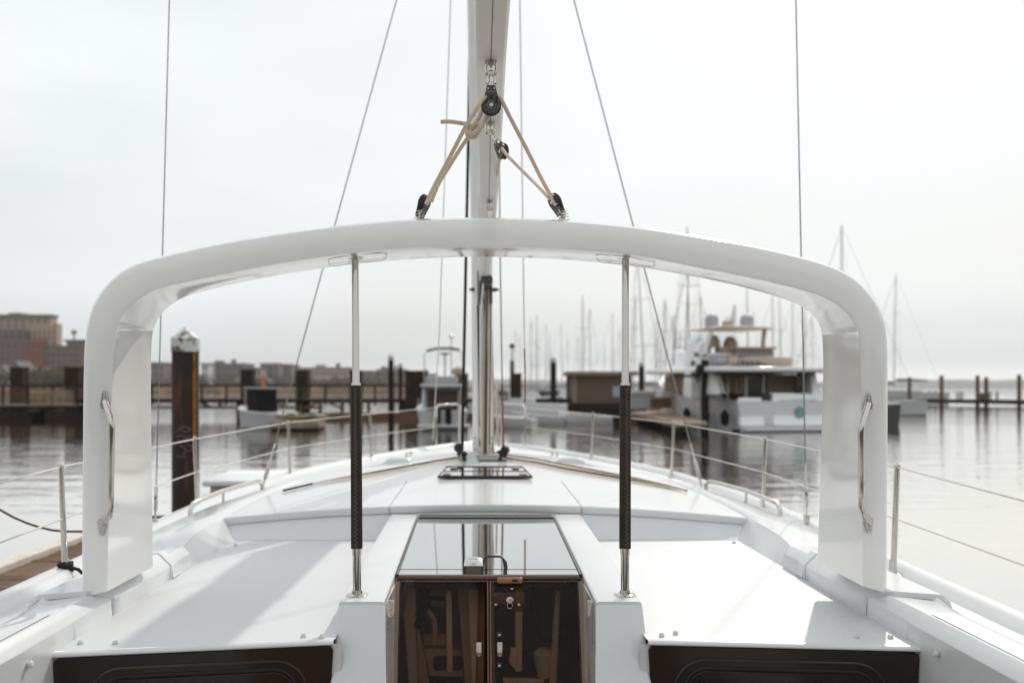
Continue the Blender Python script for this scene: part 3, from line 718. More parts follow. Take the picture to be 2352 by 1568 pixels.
def hull_secs(Lh, B, fb, z0=-.4, bowrise=.35, n=9, transom=.8):
    secs = []
    for i in range(n):
        f = i/(n-1); y = f*Lh
        wdt = B/2*(transom + (1-transom)*math.sin(min(1, f/.45)*math.pi/2)) if f < .45 else B/2*math.cos((f-.45)/.55*math.pi/2)**.62
        wdt = max(wdt, .03)
        z = fb + bowrise*f*f
        secs.append([(-wdt, y, z), (-wdt*.97, y, z-.12), (-wdt*.86, y, z0*.2+.1), (-wdt*.45, y, z0), (wdt*.45, y, z0), (wdt*.86, y, z0*.2+.1), (wdt*.97, y, z-.12), (wdt, y, z)])
    return secs
SAIL_PROTO = {}
def sailboat(label, u, vtop, Y=None, rz=None, hullm=None, mh=15.5, rig=True):
    """moored sailboat: the mast height sets how far off it lies"""
    if Y is None: Y = (mh - H)*F/(889 - vtop)
    key = (hullm.name if hullm else 'w', rig)
    x = XU(u, Y)
    if key not in SAIL_PROTO:
        t = thing('moored_sailboat', label, 'sailboat', (x, Y, 0))
        hm = hullm or HULLW
        secs = [[(p[0], p[1]-6.2, p[2]) for p in s] for s in hull_secs(11, 3.5, 1.15)]
        MB().loft(secs, closed=True, caps=True).obj('hull', hm, t, local=True)
        MB().loft([[(-1.0,-3,1.1),(1.0,-3,1.1),(.9,-3,1.6),(-.9,-3,1.6)],[(-.8,2.5,1.1),(.8,2.5,1.1),(.6,2.0,1.5),(-.6,2.0,1.5)]], closed=True, caps=True).obj('cabin', HULLW, t, local=True)
        MB().tube([(0,0,1.2),(0,0,9),(0,0,mh)], [.075,.065,.04], 8).obj('mast', MASTG, t, local=True)
        MB().tube([(0,-.1,2.4),(0,-4.2,2.5)], .07, 6).obj('boom', MASTG, t, local=True)
        MB().tube([(0,-.3,2.62),(0,-2,2.66),(0,-4.1,2.6)], [.16,.13,.08], 8).obj('sail_cover', mat('grey_sail_cover', (.20,.21,.25), .8), t, local=True)
        for z, ww in ((6.2, 1.2), (10.6, .95)):
            MB().tube([(-ww,-.1,z+.05),(0,0,z),(ww,-.1,z+.05)], .03, 5).obj('spreader', MASTG, t, local=True)
        mb = MB()
        for s in (-1, 1): mb.tube([(s*1.6,-.3,1.2),(s*1.2,-.1,6.2),(s*.95,-.1,10.6),(0,0,mh-.3)], .012, 4)
        mb.tube([(0,4.7,1.5),(0,0,mh-.3)], .022, 5); mb.tube([(0,-6.1,1.2),(0,0,mh-.1)], .012, 4)
        mb.obj('stays', WIRE, t, local=True)
        SAIL_PROTO[key] = t
    else:
        t = copy_tree(SAIL_PROTO[key])
        t.location = (x, Y, 0)
        t['label'] = label
    t.rotation_euler = (R(random.uniform(-.8,.8)), R(random.uniform(-1.2,1.2)), rz if rz is not None else random.choice((0, math.pi/2, .3, -1.2, 2.8)))
    t['group'] = 'sailboats moored in the marina beyond the dock house'
    return t
def P4(x, y): return ((2050+.5102*x)/1.7415, (1150+.5102*y)/1.7415)
def P5(x, y): return ((2650+.5102*x)/1.7415, (1100+.5102*y)/1.7415)
random.seed(11)
masts = [P4(*p) for p in ((20,330),(60,370),(148,240),(190,205),(260,285),(285,365),(388,285),(430,390),(557,50),(607,160),(780,200),(840,340),(950,60),(1200,90),(1125,250),(1160,370),(1265,210))]
masts += [P5(*p) for p in ((25,190),(90,310),(295,150),(870,150),(935,175),(1015,200),(1180,350),(680,90),(1110,60))]
masts += [(1222, 800), (1240, 792), (1330, 770), (1388, 788), (1408, 800), (1505, 760), (1553, 775), (1606, 770), (1652, 765)]
ORD = ['first','second','third','fourth','fifth','sixth','seventh','eighth','ninth','tenth','eleventh','twelfth','thirteenth','fourteenth','fifteenth','sixteenth','seventeenth','eighteenth','nineteenth','twentieth']
cnt = {}
for i, (u, v) in enumerate(sorted(masts)):
    zone = ('between our mast and right pole' if u < 1425 else 'between right pole and tall piling' if u < 1615 else 'behind the motor yacht')
    cnt[zone] = cnt.get(zone, 0) + 1
    tall = 'tall' if v < 700 else ('middling' if v < 755 else 'short')
    sailboat(f'sailboat with {tall} {ORD[cnt[zone]-1]} grey mast from left {zone}', u, v)
sailboat('nearer sailboat with a dark mast leaning beside the slanting shroud', 1585, 520, rz=.2)
o = sailboat('sailboat whose dark mast leans left right of the right pole', 1484, 640, Y=95, rz=1.2); o.rotation_euler = (0, R(-3.2), 0.2)
o = sailboat('sailboat whose mast leans right behind the slanting shroud', 1566, 600, Y=100, rz=1.2); o.rotation_euler = (0, R(3.5), 0.4)
sailboat('sailboat with its mast rising above the right bend of the arch', 1938, 515, rz=math.pi/2)
o = sailboat('white sailboat lying just right of the arch near the breakwater', 2053, 640, Y=160, rz=math.pi/2); o.scale = (1.3,1.3,1.32)
def small_boat(label, u, Y, Lh, B, fb, rz, hm, console=None, cat='motorboat'):
    t = thing('small_boat', label, cat, (XU(u,Y), Y, 0), rz=rz)
    secs = [[(p[0], p[1]-Lh/2, p[2]) for p in s] for s in hull_secs(Lh, B, fb, -.25, .3, transom=.88)]
    MB().loft(secs, closed=True, caps=True).obj('hull', hm, t, local=True)
    rim = [[Vector(s[0]) + Vector((0,0,.02)) for s in secs], [Vector(s[-1]) + Vector((0,0,.02)) for s in secs]]
    MB().tube(rim[0], .05, 6).tube(rim[1], .05, 6).obj('gunwale', HULLW, t, local=True)
    return t

# centre console boat with dark canopy cover
t = small_boat('white open boat with a black covered console and a pink pennant', 602, 55, 4.9, 2.1, .85, R(38), HULLG)
MB().loft([[(-.62,-.7,.9),(.62,-.7,.9),(.62,.7,.9),(-.62,.7,.9)], [(-.58,-.6,2.15),(.58,-.6,2.15),(.58,.5,2.15),(-.58,.5,2.15)]], closed=True, caps=True).obj('console_cover', CANV, t, local=True, bevel=.05)
MB().box((-.72,-.9,2.18), (.72,.8,2.26)).obj('hardtop', HULLG, t, local=True, smooth=False)
for sx in (-.66, .66): MB().tube([(sx,.75,.9),(sx,.7,2.2)], .03, 6).obj('top_post', STEELF, t, local=True)
MB().tube([(0,0,2.26),(0,0,3.2)], .015, 5).obj('staff', STEELF, t, local=True)
MB().add([(0,0,2.3),(.28,.05,2.3),(.02,0,3.05)], [(0,1,2)]).obj('pennant', mat('faded_pink_cloth', (.55,.12,.09), .8), t, local=True, smooth=False, solid=.01)
# small float with kayaks
t = thing('kayak_float', 'low wooden float holding kayaks beside the open boat', 'dock', (XU(700,52), 52, 0))
MB().box((XU(625,52), 51.5, .15), (XU(735,52), 54, .45)).obj('deck', WOODL, t, smooth=False)
MB().box((XU(627,52), 51.6, -.3), (XU(733,52), 53.9, .146)).obj('float', WOODD, t, smooth=False)
for i, (u, c, lb) in enumerate(((668, (.20,.16,.03), 'yellow kayak nearest the open boat'), (694, (.06,.09,.06), 'dark green kayak in the middle of the float'), (716, (.34,.34,.24), 'pale lime kayak at the right end of the float'))):
    Yk = 52.2 + .45*i; x = XU(u, Yk)
    m = mat('kayak_plastic', c, .4)
    prof = [(-.9,.03),(-.75,.12),(-.4,.21),(0,.24),(.4,.21),(.75,.12),(.9,.03)]
    secs = [[(x+px, Yk+rr*math.cos(a), .45+.22+rr*.65*math.sin(a)+.06*abs(px)) for a in [k*math.pi/4 for k in range(8)]] for px, rr in prof]
    k = thing('kayak', lb, 'kayak', (x, Yk, .45), group='kayaks lying on the small float')
    MB().loft(secs, closed=True, caps=True).obj('hull', m, k)
    MB().lathe((x, Yk, .45+.36), [(.19,0),(.21,.05),(.16,.06)], 12).obj('cockpit_rim', CANV, k)

# cabin cruiser behind the mast
def cruiser():
    Y = 52; t = thing('cabin_cruiser', 'white cabin cruiser with an arched bimini frame moored stern first behind the mast', 'motorboat', (XU(1018,Y), Y, 0), rz=R(4))
    def bx(a, b, nm, m, bv=0): return MB().box(a, b).obj(nm, m, t, local=True, smooth=False, bevel=bv)
    secs = [[(p[0], p[1], p[2]) for p in s] for s in hull_secs(8.5, 2.75, 1.0, -.3, .5, transom=.94)]
    MB().loft(secs, closed=True, caps=True).obj('hull', HULLG, t, local=True)
    bx((-1.35,-.7,.18), (1.35,0,.32), 'swim_platform', HULLW, .04)
    MB().loft([[(-1.0,1.2,.95),(1.0,1.2,.95),(.92,1.35,2.25),(-.92,1.35,2.25)],[(-1.0,5.2,1.1),(1.0,5.2,1.1),(.75,4.2,2.2),(-.75,4.2,2.2)]], closed=True, caps=True).obj('cabin', HULLG, t, local=True)
    bx((-.82,1.12,1.05), (.82,1.2,2.1), 'enclosure_curtain', mat('brown_mesh_curtain', (.07,.05,.045), .8))
    bx((-1.15,.6,2.27), (1.15,4.3,2.42), 'hardtop', HULLW, .04)
    for s in (-1, 1): MB().tube([(s*1.1,.5,1.0),(s*1.0,.9,2.3)], .05, 6).obj('top_post', HULLW, t, local=True)
    bx((-.85,.8,2.44), (.85,3.0,2.85), 'upper_helm', HULLG, .08)
    pts = [(-.98,.7,2.44),(-.98,.7,3.95),(-.85,.7,4.12),(-.4,.7,4.24),(.3,.7,4.27),(.9,.7,4.18),(1.05,.7,4.0),(1.05,.7,2.44)]
    MB().tube(pts, .03, 6).obj('bimini_frame', STEELF, t, local=True)
    MB().tube([(-.85,.72,4.16),(-.4,.72,4.28),(.3,.72,4.31),(.9,.72,4.22)], .07, 6).obj('bimini_roll', CANV, t, local=True)
    MB().cyl((.15,1.6,2.8), (.15,1.6,3.95), .05, 6).lathe((.15,1.6,3.95), [(.02,0),(.28,.08),(.28,.16),(.1,.2)], 12).obj('radar_post', HULLG, t, local=True)
    MB().cyl((.5,1.8,2.8), (.5,1.8,4.9), .03, 6).lathe((.5,1.8,4.9), [(.04,0),(.13,.05),(.13,.14),(.04,.2)], 10).obj('light_mast', STEELF, t, local=True)
    MB().lathe((.85,1.3,2.86), [(.0,0),(.38,.1),(.36,.35),(.1,.5)], 12).obj('cushion_cover', TAN, t, local=True)
    for s in (-.3,.25):
        MB().boxc((s,-.55,.75), (.32,.35,.85)).obj('outboard_motor', CANV, t, local=True, bevel=.08)
    MB().tube([(-1.3,.1,1.0),(-1.3,.1,1.5),(-1.25,2.5,1.6)], .02, 5).obj('rail', STEELF, t, local=True)
cruiser()
t = small_boat('low pale dinghy lying just right of the mast foot', 1160, 55, 3.4, 1.5, .5, R(70), HULLW, cat='dinghy')
MB().boxc((0,-.3,.58), (1.2,1.8,.12)).obj('cover', HULLW, t, local=True, bevel=.04)
t = small_boat('grey white boat hull tied to the float left of the dock house', 1210, 62, 5.0, 2.0, 1.15, R(82), HULLW)
MB().boxc((0,.3,1.35), (1.2,1.6,.4)).obj('cabin', HULLG, t, local=True, bevel=.05)
for u, Y, lb in ((1345, 60, 'white skiff tucked low beneath the dock house float'), (1236, 60, 'small white skiff bow beside the black capped piling')):
    t = small_boat(lb, u, Y, 3.2, 1.3, .45, R(80), HULLW, cat='skiff'); MB().boxc((0,-1.0,.42), (1.0,.25,.06)).obj('thwart', WOODM, t, local=True)
# jumble of moored motor boats between pole and yacht
random.seed(21)
spots = [(1490,88,'white'),(1512,80,'grey'),(1535,95,'white'),(1548,76,'grey'),(1570,84,'white'),(1592,72,'white'),(1130,110,'white'),(1215,120,'grey'),(1250,105,'white'),(1292,98,'white'),(1200,92,'grey'),(1160,135,'white')]
for i, (u, Y, c) in enumerate(spots):
    where = ['just right of the right pole','behind the pale utility box','beyond the leaning mast','behind the brown box','left of the slanting shroud','at the bow of the motor yacht','far beyond the mast foot','far off behind the square post','left of the capped piling','between capped piling and dock house','behind the square post','farthest off behind the mast'][i]
    t = small_boat(f'{c} moored motorboat with a low cabin {where}', u, Y, 7.5, 2.7, 1.1, random.uniform(-1.5,1.5), HULLW if c == 'white' else HULLG)
    MB().loft([[(-.95,-1.5,1.0),(.95,-1.5,1.0),(.85,-1.3,2.0),(-.85,-1.3,2.0)],[(-.9,2.0,1.1),(.9,2.0,1.1),(.7,1.0,1.95),(-.7,1.0,1.95)]], closed=True, caps=True).obj('cabin', HULLW, t, local=True)
    MB().box((-.7,-1.56,1.25), (.7,-1.42,1.8)).obj('window', GLASSD, t, local=True, smooth=False)
    MB().box((-.8,-2.8,2.15), (.8,0,2.22)).obj('canopy', CANV if i % 2 else TAN, t, local=True, smooth=False)
    for sx in (-.75,.75): MB().tube([(sx,-2.7,1.1),(sx,-2.6,2.15)], .025, 5).obj('canopy_post', STEELF, t, local=True)
t = small_boat('dark navy hulled boat showing its stern at the right edge of the arch', 1984, 62, 6.0, 2.2, 1.25, R(2), HULLB)
MB().boxc((0,.3,1.5), (1.2,2.0,.3)).obj('cabin', HULLW, t, local=True, bevel=.06)

def yacht():
    Y = 51; u0 = 1800
    t = thing('motor_yacht', 'large white motor yacht seen from astern with flybridge, hardtop and radar domes', 'yacht', (XU(1806,Y), Y, 0), rz=R(9))
    k = Y/F
    def X(u): return (u-1806)*k
    def Z(v): return H - (v-889)*k
    WY = mat('yacht_gelcoat', (0.70, 0.695, 0.70), 0.3, coat=.3, var=.03, vscale=.5)
    WYS = mat('yacht_white_moulding', (0.88, 0.88, 0.88), 0.2, coat=.5, var=.02, vscale=.5)
    DK = mat('yacht_dark_saloon', (0.022, 0.014, 0.010), 0.2)
    IN = mat('yacht_saloon_brown', (0.25, 0.18, 0.13), 0.7, var=.15, vscale=1.5)
    def bx(a, b, nm, m, bv=0): return MB().box(a, b).obj(nm, m, t, local=True, smooth=False, bevel=bv)
    B = 5.6
    secs = [[(p[0], p[1], p[2]) for p in s] for s in hull_secs(17.5, B, 1.55, -.6, 1.5, n=13, transom=.97)]
    MB().loft(secs, closed=True, caps=True).obj('hull', WY, t, local=True)
    bx((-2.7,.3,-.3), (2.7,.55,.12), 'boot_stripe', DK)
    # transom and bulwarks either side of the boarding gate
    MB().loft([[(X(1692),-.10,Z(978)),(X(1753),-.10,Z(978)),(X(1753),.15,Z(978)),(X(1692),.15,Z(978))],[(X(1696),.2,Z(913)),(X(1750),.2,Z(913)),(X(1750),.5,Z(913)),(X(1696),.5,Z(913))]], closed=True, caps=True).obj('transom', WYS, t, local=True, bevel=.05)
    MB().loft([[(X(1772),-.10,Z(978)),(X(1929),-.10,Z(978)),(X(1929),.15,Z(978)),(X(1772),.15,Z(978))],[(X(1780),.2,Z(903)),(X(1925),.2,Z(905)),(X(1925),.5,Z(905)),(X(1776),.5,Z(903))]], closed=True, caps=True).obj('transom', WYS, t, local=True, bevel=.06)
    for v in (945, 958, 970): bx((X(1753),-.12+.05*(970-v)/12,Z(v+2)), (X(1772),.3,Z(v)), 'step', WY)
    bx((-2.6,-.9,.05), (2.6,-.1,.2), 'swim_platform', WY, .04)
    bx((X(1753),.3,Z(935)), (X(1774),.42,Z(903)), 'gate', DK)
    # name and badge
    Mt = Matrix.Translation((X(1838), .02, Z(925))) @ Matrix.Rotation(R(83), 4, 'X')
    text_mesh('lettering', 'SHUTTERESS', .36, TEAL, t, Matrix.Translation(ORIG[t.name]) @ Mt, .004, .018)
    MB().lathe((X(1838), -.035, Z(946)), [(.30,0),(.30,.01)], 24, M=Matrix.Rotation(R(83),4,'X')).obj('badge', mat('teal_badge', (.16,.30,.30), .6), t, local=True)
    # cockpit and saloon bulkhead
    bx((X(1674),2.2,Z(903)), (X(1925),10,Z(858)), 'saloon', IN, 0)
    MB().loft([[(X(1630),3.2,1.6),(X(1664),3.2,1.6),(X(1668),3.6,Z(772)),(X(1636),3.6,Z(772))],[(X(1634),4.6,1.7),(X(1668),4.6,1.7),(X(1668),4.4,Z(772)),(X(1638),4.4,Z(772))]], closed=True, caps=True).obj('pilothouse', WYS, t, local=True, bevel=.1)
    for u_, v_ in ((1641,851),(1640,832),(1648,812),(1654,868)): bx((X(u_)-.13,3.1,Z(v_)-.16), (X(u_)+.13,3.4,Z(v_)+.16), 'porthole', DK, .05)
    MB().loft([[(X(1672),1.6,Z(903)),(X(1690),1.6,Z(903)),(X(1676),1.6,Z(860)),(X(1668),1.6,Z(860))],[(X(1672),2.1,Z(903)),(X(1690),2.1,Z(903)),(X(1676),2.1,Z(860)),(X(1668),2.1,Z(860))]], closed=True, caps=True).obj('stair_side', WYS, t, local=True)
    bx((X(1752),2.1,Z(925)), (X(1790),2.19,Z(862)), 'saloon_door', DK)
    bx((X(1747),2.0,Z(925)), (X(1751),2.19,Z(860)), 'door_frame', WY); bx((X(1791),2.0,Z(905)), (X(1794.5),2.19,Z(860)), 'door_frame', WY)
    bx((X(1798),2.1,Z(905)), (X(1806),2.19,Z(862)), 'saloon_window', DK); bx((X(1676),2.1,Z(900)), (X(1692),2.19,Z(862)), 'saloon_window', DK)
    bx((X(1856),1.2,Z(905)), (X(1872),1.4,Z(862)), 'side_window', DK)
    for u, w_ in ((1700,4),(1722,3),(1733,3),(1880,10)): bx((X(u),1.9,Z(905)), (X(u+w_),2.18,Z(862)), 'mullion', TAN)
    for u in (1648, 1893): MB().prism([(X(u)-.2,.6,Z(905)),(X(u)+.2,.6,Z(905)),(X(u)+.12,.9,Z(855)),(X(u)-.12,.9,Z(855))], (0,1.6,0)).obj('wing_post', WY, t, local=True)
    # side deck house towards the bow with portholes
    MB().loft([[(-2.7,3,1.4),(-2.2,3,1.4),(-2.2,3,4.0),(-2.45,3,4.0)],[(-2.3,13,2.0),(-1.8,13,2.0),(-1.8,11,3.6),(-2.0,11,3.6)]], closed=True, caps=True).obj('house_side', WY, t, local=True)
    for y in (3.5, 6.0, 8.5): MB().box((-2.74,y,2.35), (-2.5,y+.9,2.95)).obj('side_window', DK, t, local=True)
    # upper deck overhang, its bright reflection put into a whiter colour
    bx((X(1640),.2,Z(855)), (X(1922),9,Z(853)), 'deckhead', IN)
    MB().loft([[(X(1626),.0,Z(853)),(X(1932),.0,Z(853)),(X(1932),-.0,Z(842)),(X(1626),.0,Z(842))],[(X(1650),12,Z(853)),(X(1905),12,Z(853)),(X(1905),12,Z(840)),(X(1650),12,Z(840))]], closed=True, caps=True).obj('upper_deck', mat('painted_sheen_white', (.93,.93,.92), .15, coat=1.0), t, local=True, bevel=.06)
    # flybridge
    MB().loft([[(X(1656),3.0,Z(842)),(X(1845),3.0,Z(842)),(X(1840),3.2,Z(806)),(X(1660),3.2,Z(806))],[(X(1670),8,Z(842)),(X(1830),8,Z(842)),(X(1825),8.5,Z(792)),(X(1675),8.5,Z(792))]], closed=True, caps=True).obj('flybridge', WYS, t, local=True, bevel=.08)
    bx((X(1668),2.4,Z(834)), (X(1708),3.0,Z(812)), 'lounge', mat('grey_cushions', (.34,.33,.36), .8), .08)
    bx((X(1735),2.6,Z(838)), (X(1832),3.1,Z(797)), 'helm_console', mat('grey_console', (.25,.235,.24), .7), .05)
    bx((X(1733),2.5,Z(797)), (X(1836),3.2,Z(792)), 'countertop', TAN)
    bx((X(1668),4.5,Z(812)), (X(1708),5.0,Z(785)), 'seat_back', TAN, .1)
    bx((X(1714),4.0,Z(812)), (X(1736),4.5,Z(790)), 'helm_seat', TAN, .1); MB().lathe((X(1707),4.3,Z(790)), [(.42,0),(.40,.35),(.25,.6),(.1,.68)], 10).obj('helm_seat', TAN, t, local=True)
    MB().lathe((X(1753),4.3,Z(790)), [(.40,0),(.38,.3),(.22,.55),(.1,.6)], 10).obj('helm_seat', TAN, t, local=True)
    bx((X(1712),2.2,Z(832)), (X(1733),2.6,Z(812)), 'ladder_box', TAN)
    for u in range(1690, 1760, 12): MB().tube([(X(u),1.0,Z(842)),(X(u),1.0,Z(824))], .03, 5).obj('rail_post', STEELF, t, local=True)
    MB().tube([(X(1660),1.0,Z(824)),(X(1762),1.0,Z(824))], .03, 5).obj('rail', STEELF, t, local=True)
    MB().prism([(X(1634),3.1,Z(842)),(X(1650),3.1,Z(790)),(X(1662),3.1,Z(776)),(X(1672),3.1,Z(800)),(X(1688),3.1,Z(842))], (0,.5,0)).obj('flybridge_wing', WYS, t, local=True, bevel=.05)
    MB().prism([(X(1845),3.1,Z(842)),(X(1836),3.1,Z(806)),(X(1822),3.1,Z(800)),(X(1822),3.1,Z(842))], (0,.5,0)).obj('flybridge_wing', WYS, t, local=True, bevel=.05)
    for u_, z_ in ((1668,700),(1690,712),(1828,700)): MB().tube([(X(u_),5,Z(745)),(X(u_+1),5,Z(z_))], .018, 4).obj('whip_antenna', STEELF, t, local=True)
    bx((X(1712),3.4,Z(806)), (X(1830),3.6,Z(790)), 'seat_row', TAN, .08)
    # hardtop with its posts
    MB().loft([[(X(1665),2.4,Z(748)),(X(1826),2.4,Z(751)),(X(1822),2.4,Z(744)),(X(1700),2.4,Z(741))],[(X(1650),6.5,Z(745)),(X(1815),6.5,Z(748)),(X(1810),6.5,Z(742)),(X(1690),6.5,Z(739))]], closed=True, caps=True).obj('hardtop', mat('hardtop_tan', (.55,.48,.41), .5), t, local=True, bevel=.05)
    MB().tube([(X(1658),2.8,Z(812)),(X(1667),2.8,Z(780)),(X(1678),2.8,Z(750))], [.16,.13,.12], 6).obj('hardtop_post', WY, t, local=True)
    MB().tube([(X(1807),2.8,Z(830)),(X(1808),2.8,Z(780)),(X(1812),2.8,Z(750))], [.14,.12,.12], 6).obj('hardtop_post', TAN, t, local=True)
    for u in (1640, 1653, 1735): MB().tube([(X(u),6.2,Z(792)),(X(u+3),6.2,Z(748))], .035, 5).obj('hardtop_post', STEELF, t, local=True)
    MB().loft([[(X(1672),6.4,Z(790)),(X(1820),6.4,Z(790))],[(X(1682),6.4,Z(750)),(X(1812),6.4,Z(750))]]).obj('clear_enclosure', glass_mat('clear_vinyl', (.86,.88,.88), .1), t, local=True, smooth=False)
    for u in (1699, 1790):
        MB().lathe((X(u), 4, Z(743)), [(.22,0),(.36,.03),(.38,.5),(.30,.66),(.12,.76),(.01,.79)], 16).obj('radar_dome', mat('grey_dome', (.40,.39,.42), .5), t, local=True)
    MB().tube([(X(1752),4,Z(743)),(X(1756),4,Z(712)),(X(1759),4,Z(686))], [.2,.14,.06], 8).obj('radar_mast', WY, t, local=True)
    bx((X(1735),3.9,Z(722)), (X(1755),4.1,Z(718)), 'mast_arm', WY); MB().boxc((X(1740),4,Z(733)), (.5,.3,.3)).obj('searchlight', TAN, t, local=True)
    # tender lying on the upper deck
    MB().loft([[(X(1742),1.2,Z(826)),(X(1742),2.6,Z(826)),(X(1742),2.6,Z(816)),(X(1742),1.2,Z(816))],[(X(1790),1.0,Z(838)),(X(1790),2.8,Z(838)),(X(1790),2.8,Z(817)),(X(1790),1.0,Z(817))],[(X(1850),1.2,Z(840)),(X(1850),2.6,Z(840)),(X(1850),2.6,Z(819)),(X(1850),1.2,Z(819))]], closed=True, caps=True).obj('tender_hull', mat('tan_tender', (.42,.34,.27), .6), t, local=True, bevel=.1)
    for k in range(9):
        y_ = 1.0 + 1.3*k; MB().tube([(-B/2+.05, y_, 1.6+.008*y_*y_), (-B/2+.05, y_, 2.35+.008*y_*y_)], .022, 5).obj('rail_post', STEELF, t, local=True)
    MB().tube([(-B/2+.05, 1.0+1.3*k, 2.35+.008*(1.0+1.3*k)**2) for k in range(9)], .026, 5).obj('rail', STEELF, t, local=True)
    for u_ in (1700, 1716, 1732, 1790, 1830, 1870, 1905): MB().tube([(X(u_), .25, Z(842)), (X(u_), .25, Z(829))], .022, 5).obj('rail_post', STEELF, t, local=True)
    MB().tube([(X(1650), .25, Z(829)), (X(1915), .25, Z(829))], .024, 5).obj('rail', STEELF, t, local=True)
    bx((X(1655), .35, Z(905)), (X(1672), .9, Z(858)), 'stair_housing', WYS, .05); bx((X(1900), .35, Z(905)), (X(1922), .9, Z(858)), 'stair_housing', WYS, .05)
    MB().tube([(X(1790), -.2, Z(978)), (X(1790), -.12, Z(950))], .05, 6).obj('ladder_rail', TAN, t, local=True); MB().tube([(X(1823), -.2, Z(978)), (X(1823), -.12, Z(944))], .05, 6).obj('ladder_rail', TAN, t, local=True)
    # fenders along the port side
    for i, y in enumerate((.8, 3.4, 6.2)):
        MB().lathe((-B/2-.18, y, .25), [(.05,0),(.22,.12),(.24,.6),(.05,.85)], 12).obj('fender', CANV, t, local=True)
    MB().tube([(-B/2,.5,1.62),(-B/2-.0,6,1.95),(-2.2,13,2.6)], .03, 5).obj('rail', STEELF, t, local=True)
yacht()

# ================================================================== the sailboat we stand on
boat = thing('sailboat', 'white sailboat we stand on, with its tall arch over a smoked glass companionway', 'sailboat', (0, 5, 0))
ZD = H - 0.875                    # side deck
ZS = H - 0.85                     # ribbed shelves either side of the companionway
def interp(tab, y):
    if y <= tab[0][0]: return tab[0][1]
    for (a, b), (c, d) in zip(tab, tab[1:]):
        if y <= c: return b + (d-b)*(y-a)/(c-a)
    return tab[-1][1]
DECK = [(-3,1.80),(0,1.92),(3,1.97),(4.6,2.0),(6,2.06),(7.2,2.09),(8.5,2.04),(9.6,1.91),(10.6,1.68),(11.6,1.36),(12.6,.97),(13.4,.61),(13.9,.32),(14.2,.06)]
def deckz(y): return ZD + .012*max(0, y-9)
def hull():
    ys = [-3 + .35*i for i in range(50)]; ys = [y for y in ys if y < 14.1] + [14.15]
    secs = []
    for y in ys:
        hw = interp(DECK, y); z = deckz(y)
        secs.append([(-hw, y, z-.03), (-hw*.99, y, z-.5), (-hw*.93, y, .15), (-hw*.7, y, -.25), (hw*.7, y, -.25), (hw*.93, y, .15), (hw*.99, y, z-.5), (hw, y, z-.03)])
    MB().loft(secs).obj('hull', GEL, boat)
    # side decks (outboard of cabin trunk and coaming) and foredeck
    for s in (-1, 1):
        g = []
        for y in ys:
            hw = interp(DECK, y)
            inn = 1.50 if y < 5 else max(0.0, 1.5 - max(0, y-6.8)*.55)
            inn = min(inn, hw-.02)
            n = 4
            g.append([(s*(inn + (hw-inn)*k/n), y, deckz(y) + (.03*(1-k/n) if y > 9 else 0)) for k in range(n+1)])
        MB().loft(g).obj('side_deck', RIB2, boat)
        # toe rail
        g = []
        for y in ys:
            hw = interp(DECK, y); z = deckz(y)
            g.append([(s*(hw+.004), y, z-.07), (s*(hw+.012), y, z+.035), (s*(hw-.015), y, z+.05), (s*(hw-.075), y, z+.038), (s*(hw-.11), y, z-.01)])
        MB().loft(g).obj('toe_rail', GEL, boat, angle=70)
hull()

# ---- cabin trunk: cambered roof with a raised shoulder each side
XR = [(5.0,1.49),(5.8,1.488),(6.3,1.472),(7.0,1.385),(7.6,1.185),(8.24,.825),(8.95,.56),(9.5,.30),(9.9,.08)]
def roof_in(y): return interp(XR, y)
def D_roof(x, y):
    hw = max(.3, min(1.42, interp([(4,1.42),(6.3,1.42),(7.5,1.2),(8.24,.9),(9,.62),(9.9,.3)], y)))
    c = interp([(5.67,.667),(6.5,.640),(7.4,.612),(8.3,.596),(9.0,.607),(9.9,.640)], y)
    return c + .077*(x/1.49)**2 + (.02*(x/hw)**2 if y > 8 else 0)
def roof():
    g = []
    ny = 34; nx = 22; Y0 = 5.67
    for j in range(ny+1):
        y = Y0 + (9.75-Y0)*j/ny
        g.append([((-1 + 2*i/nx)*roof_in(y), y, H - D_roof((-1 + 2*i/nx)*roof_in(y), y)) for i in range(nx+1)])
    MB().loft(g).obj('cabin_roof', GEL, boat)
    # aft lip of the roof: narrow upright band, then the face that slopes down to the shelf
    top = []; b1 = []; b2 = []; b3 = []
    for i in range(nx+1):
        x = (-1 + 2*i/nx)*1.489
        z = H - D_roof(x, Y0)
        top.append((x, Y0, z)); b1.append((x, Y0-.010, z-.008)); b2.append((x, Y0-.006, z-.040))
        b3.append((x*.945, 5.535, ZS+.001))
    MB().loft([top, b1, b2]).obj('roof_lip', GEL, boat, angle=60)
    MB().loft([[(p[0], p[1]+.012, p[2]+.004) for p in b2], b3]).obj('roof_end_face', GEL, boat)
    SEAM = mat('seam_shadow_gap', (.40,.40,.40), .8)
    for s in (-1, 1):
        pts = [(s*.547, Y0-.012 , H-D_roof(.547,Y0)-.042), (s*.547, Y0-.0125, H-D_roof(.547,Y0)-.010)]
        for k in range(12):
            y = Y0 + .005 + 1.1*k/11; x = s*(.547 - .02*k/11)
            pts.append((x, y, H - D_roof(x, y) - .0012))
        MB().tube(pts, .0042, 5).obj('panel_seam', SEAM, boat)
roof()
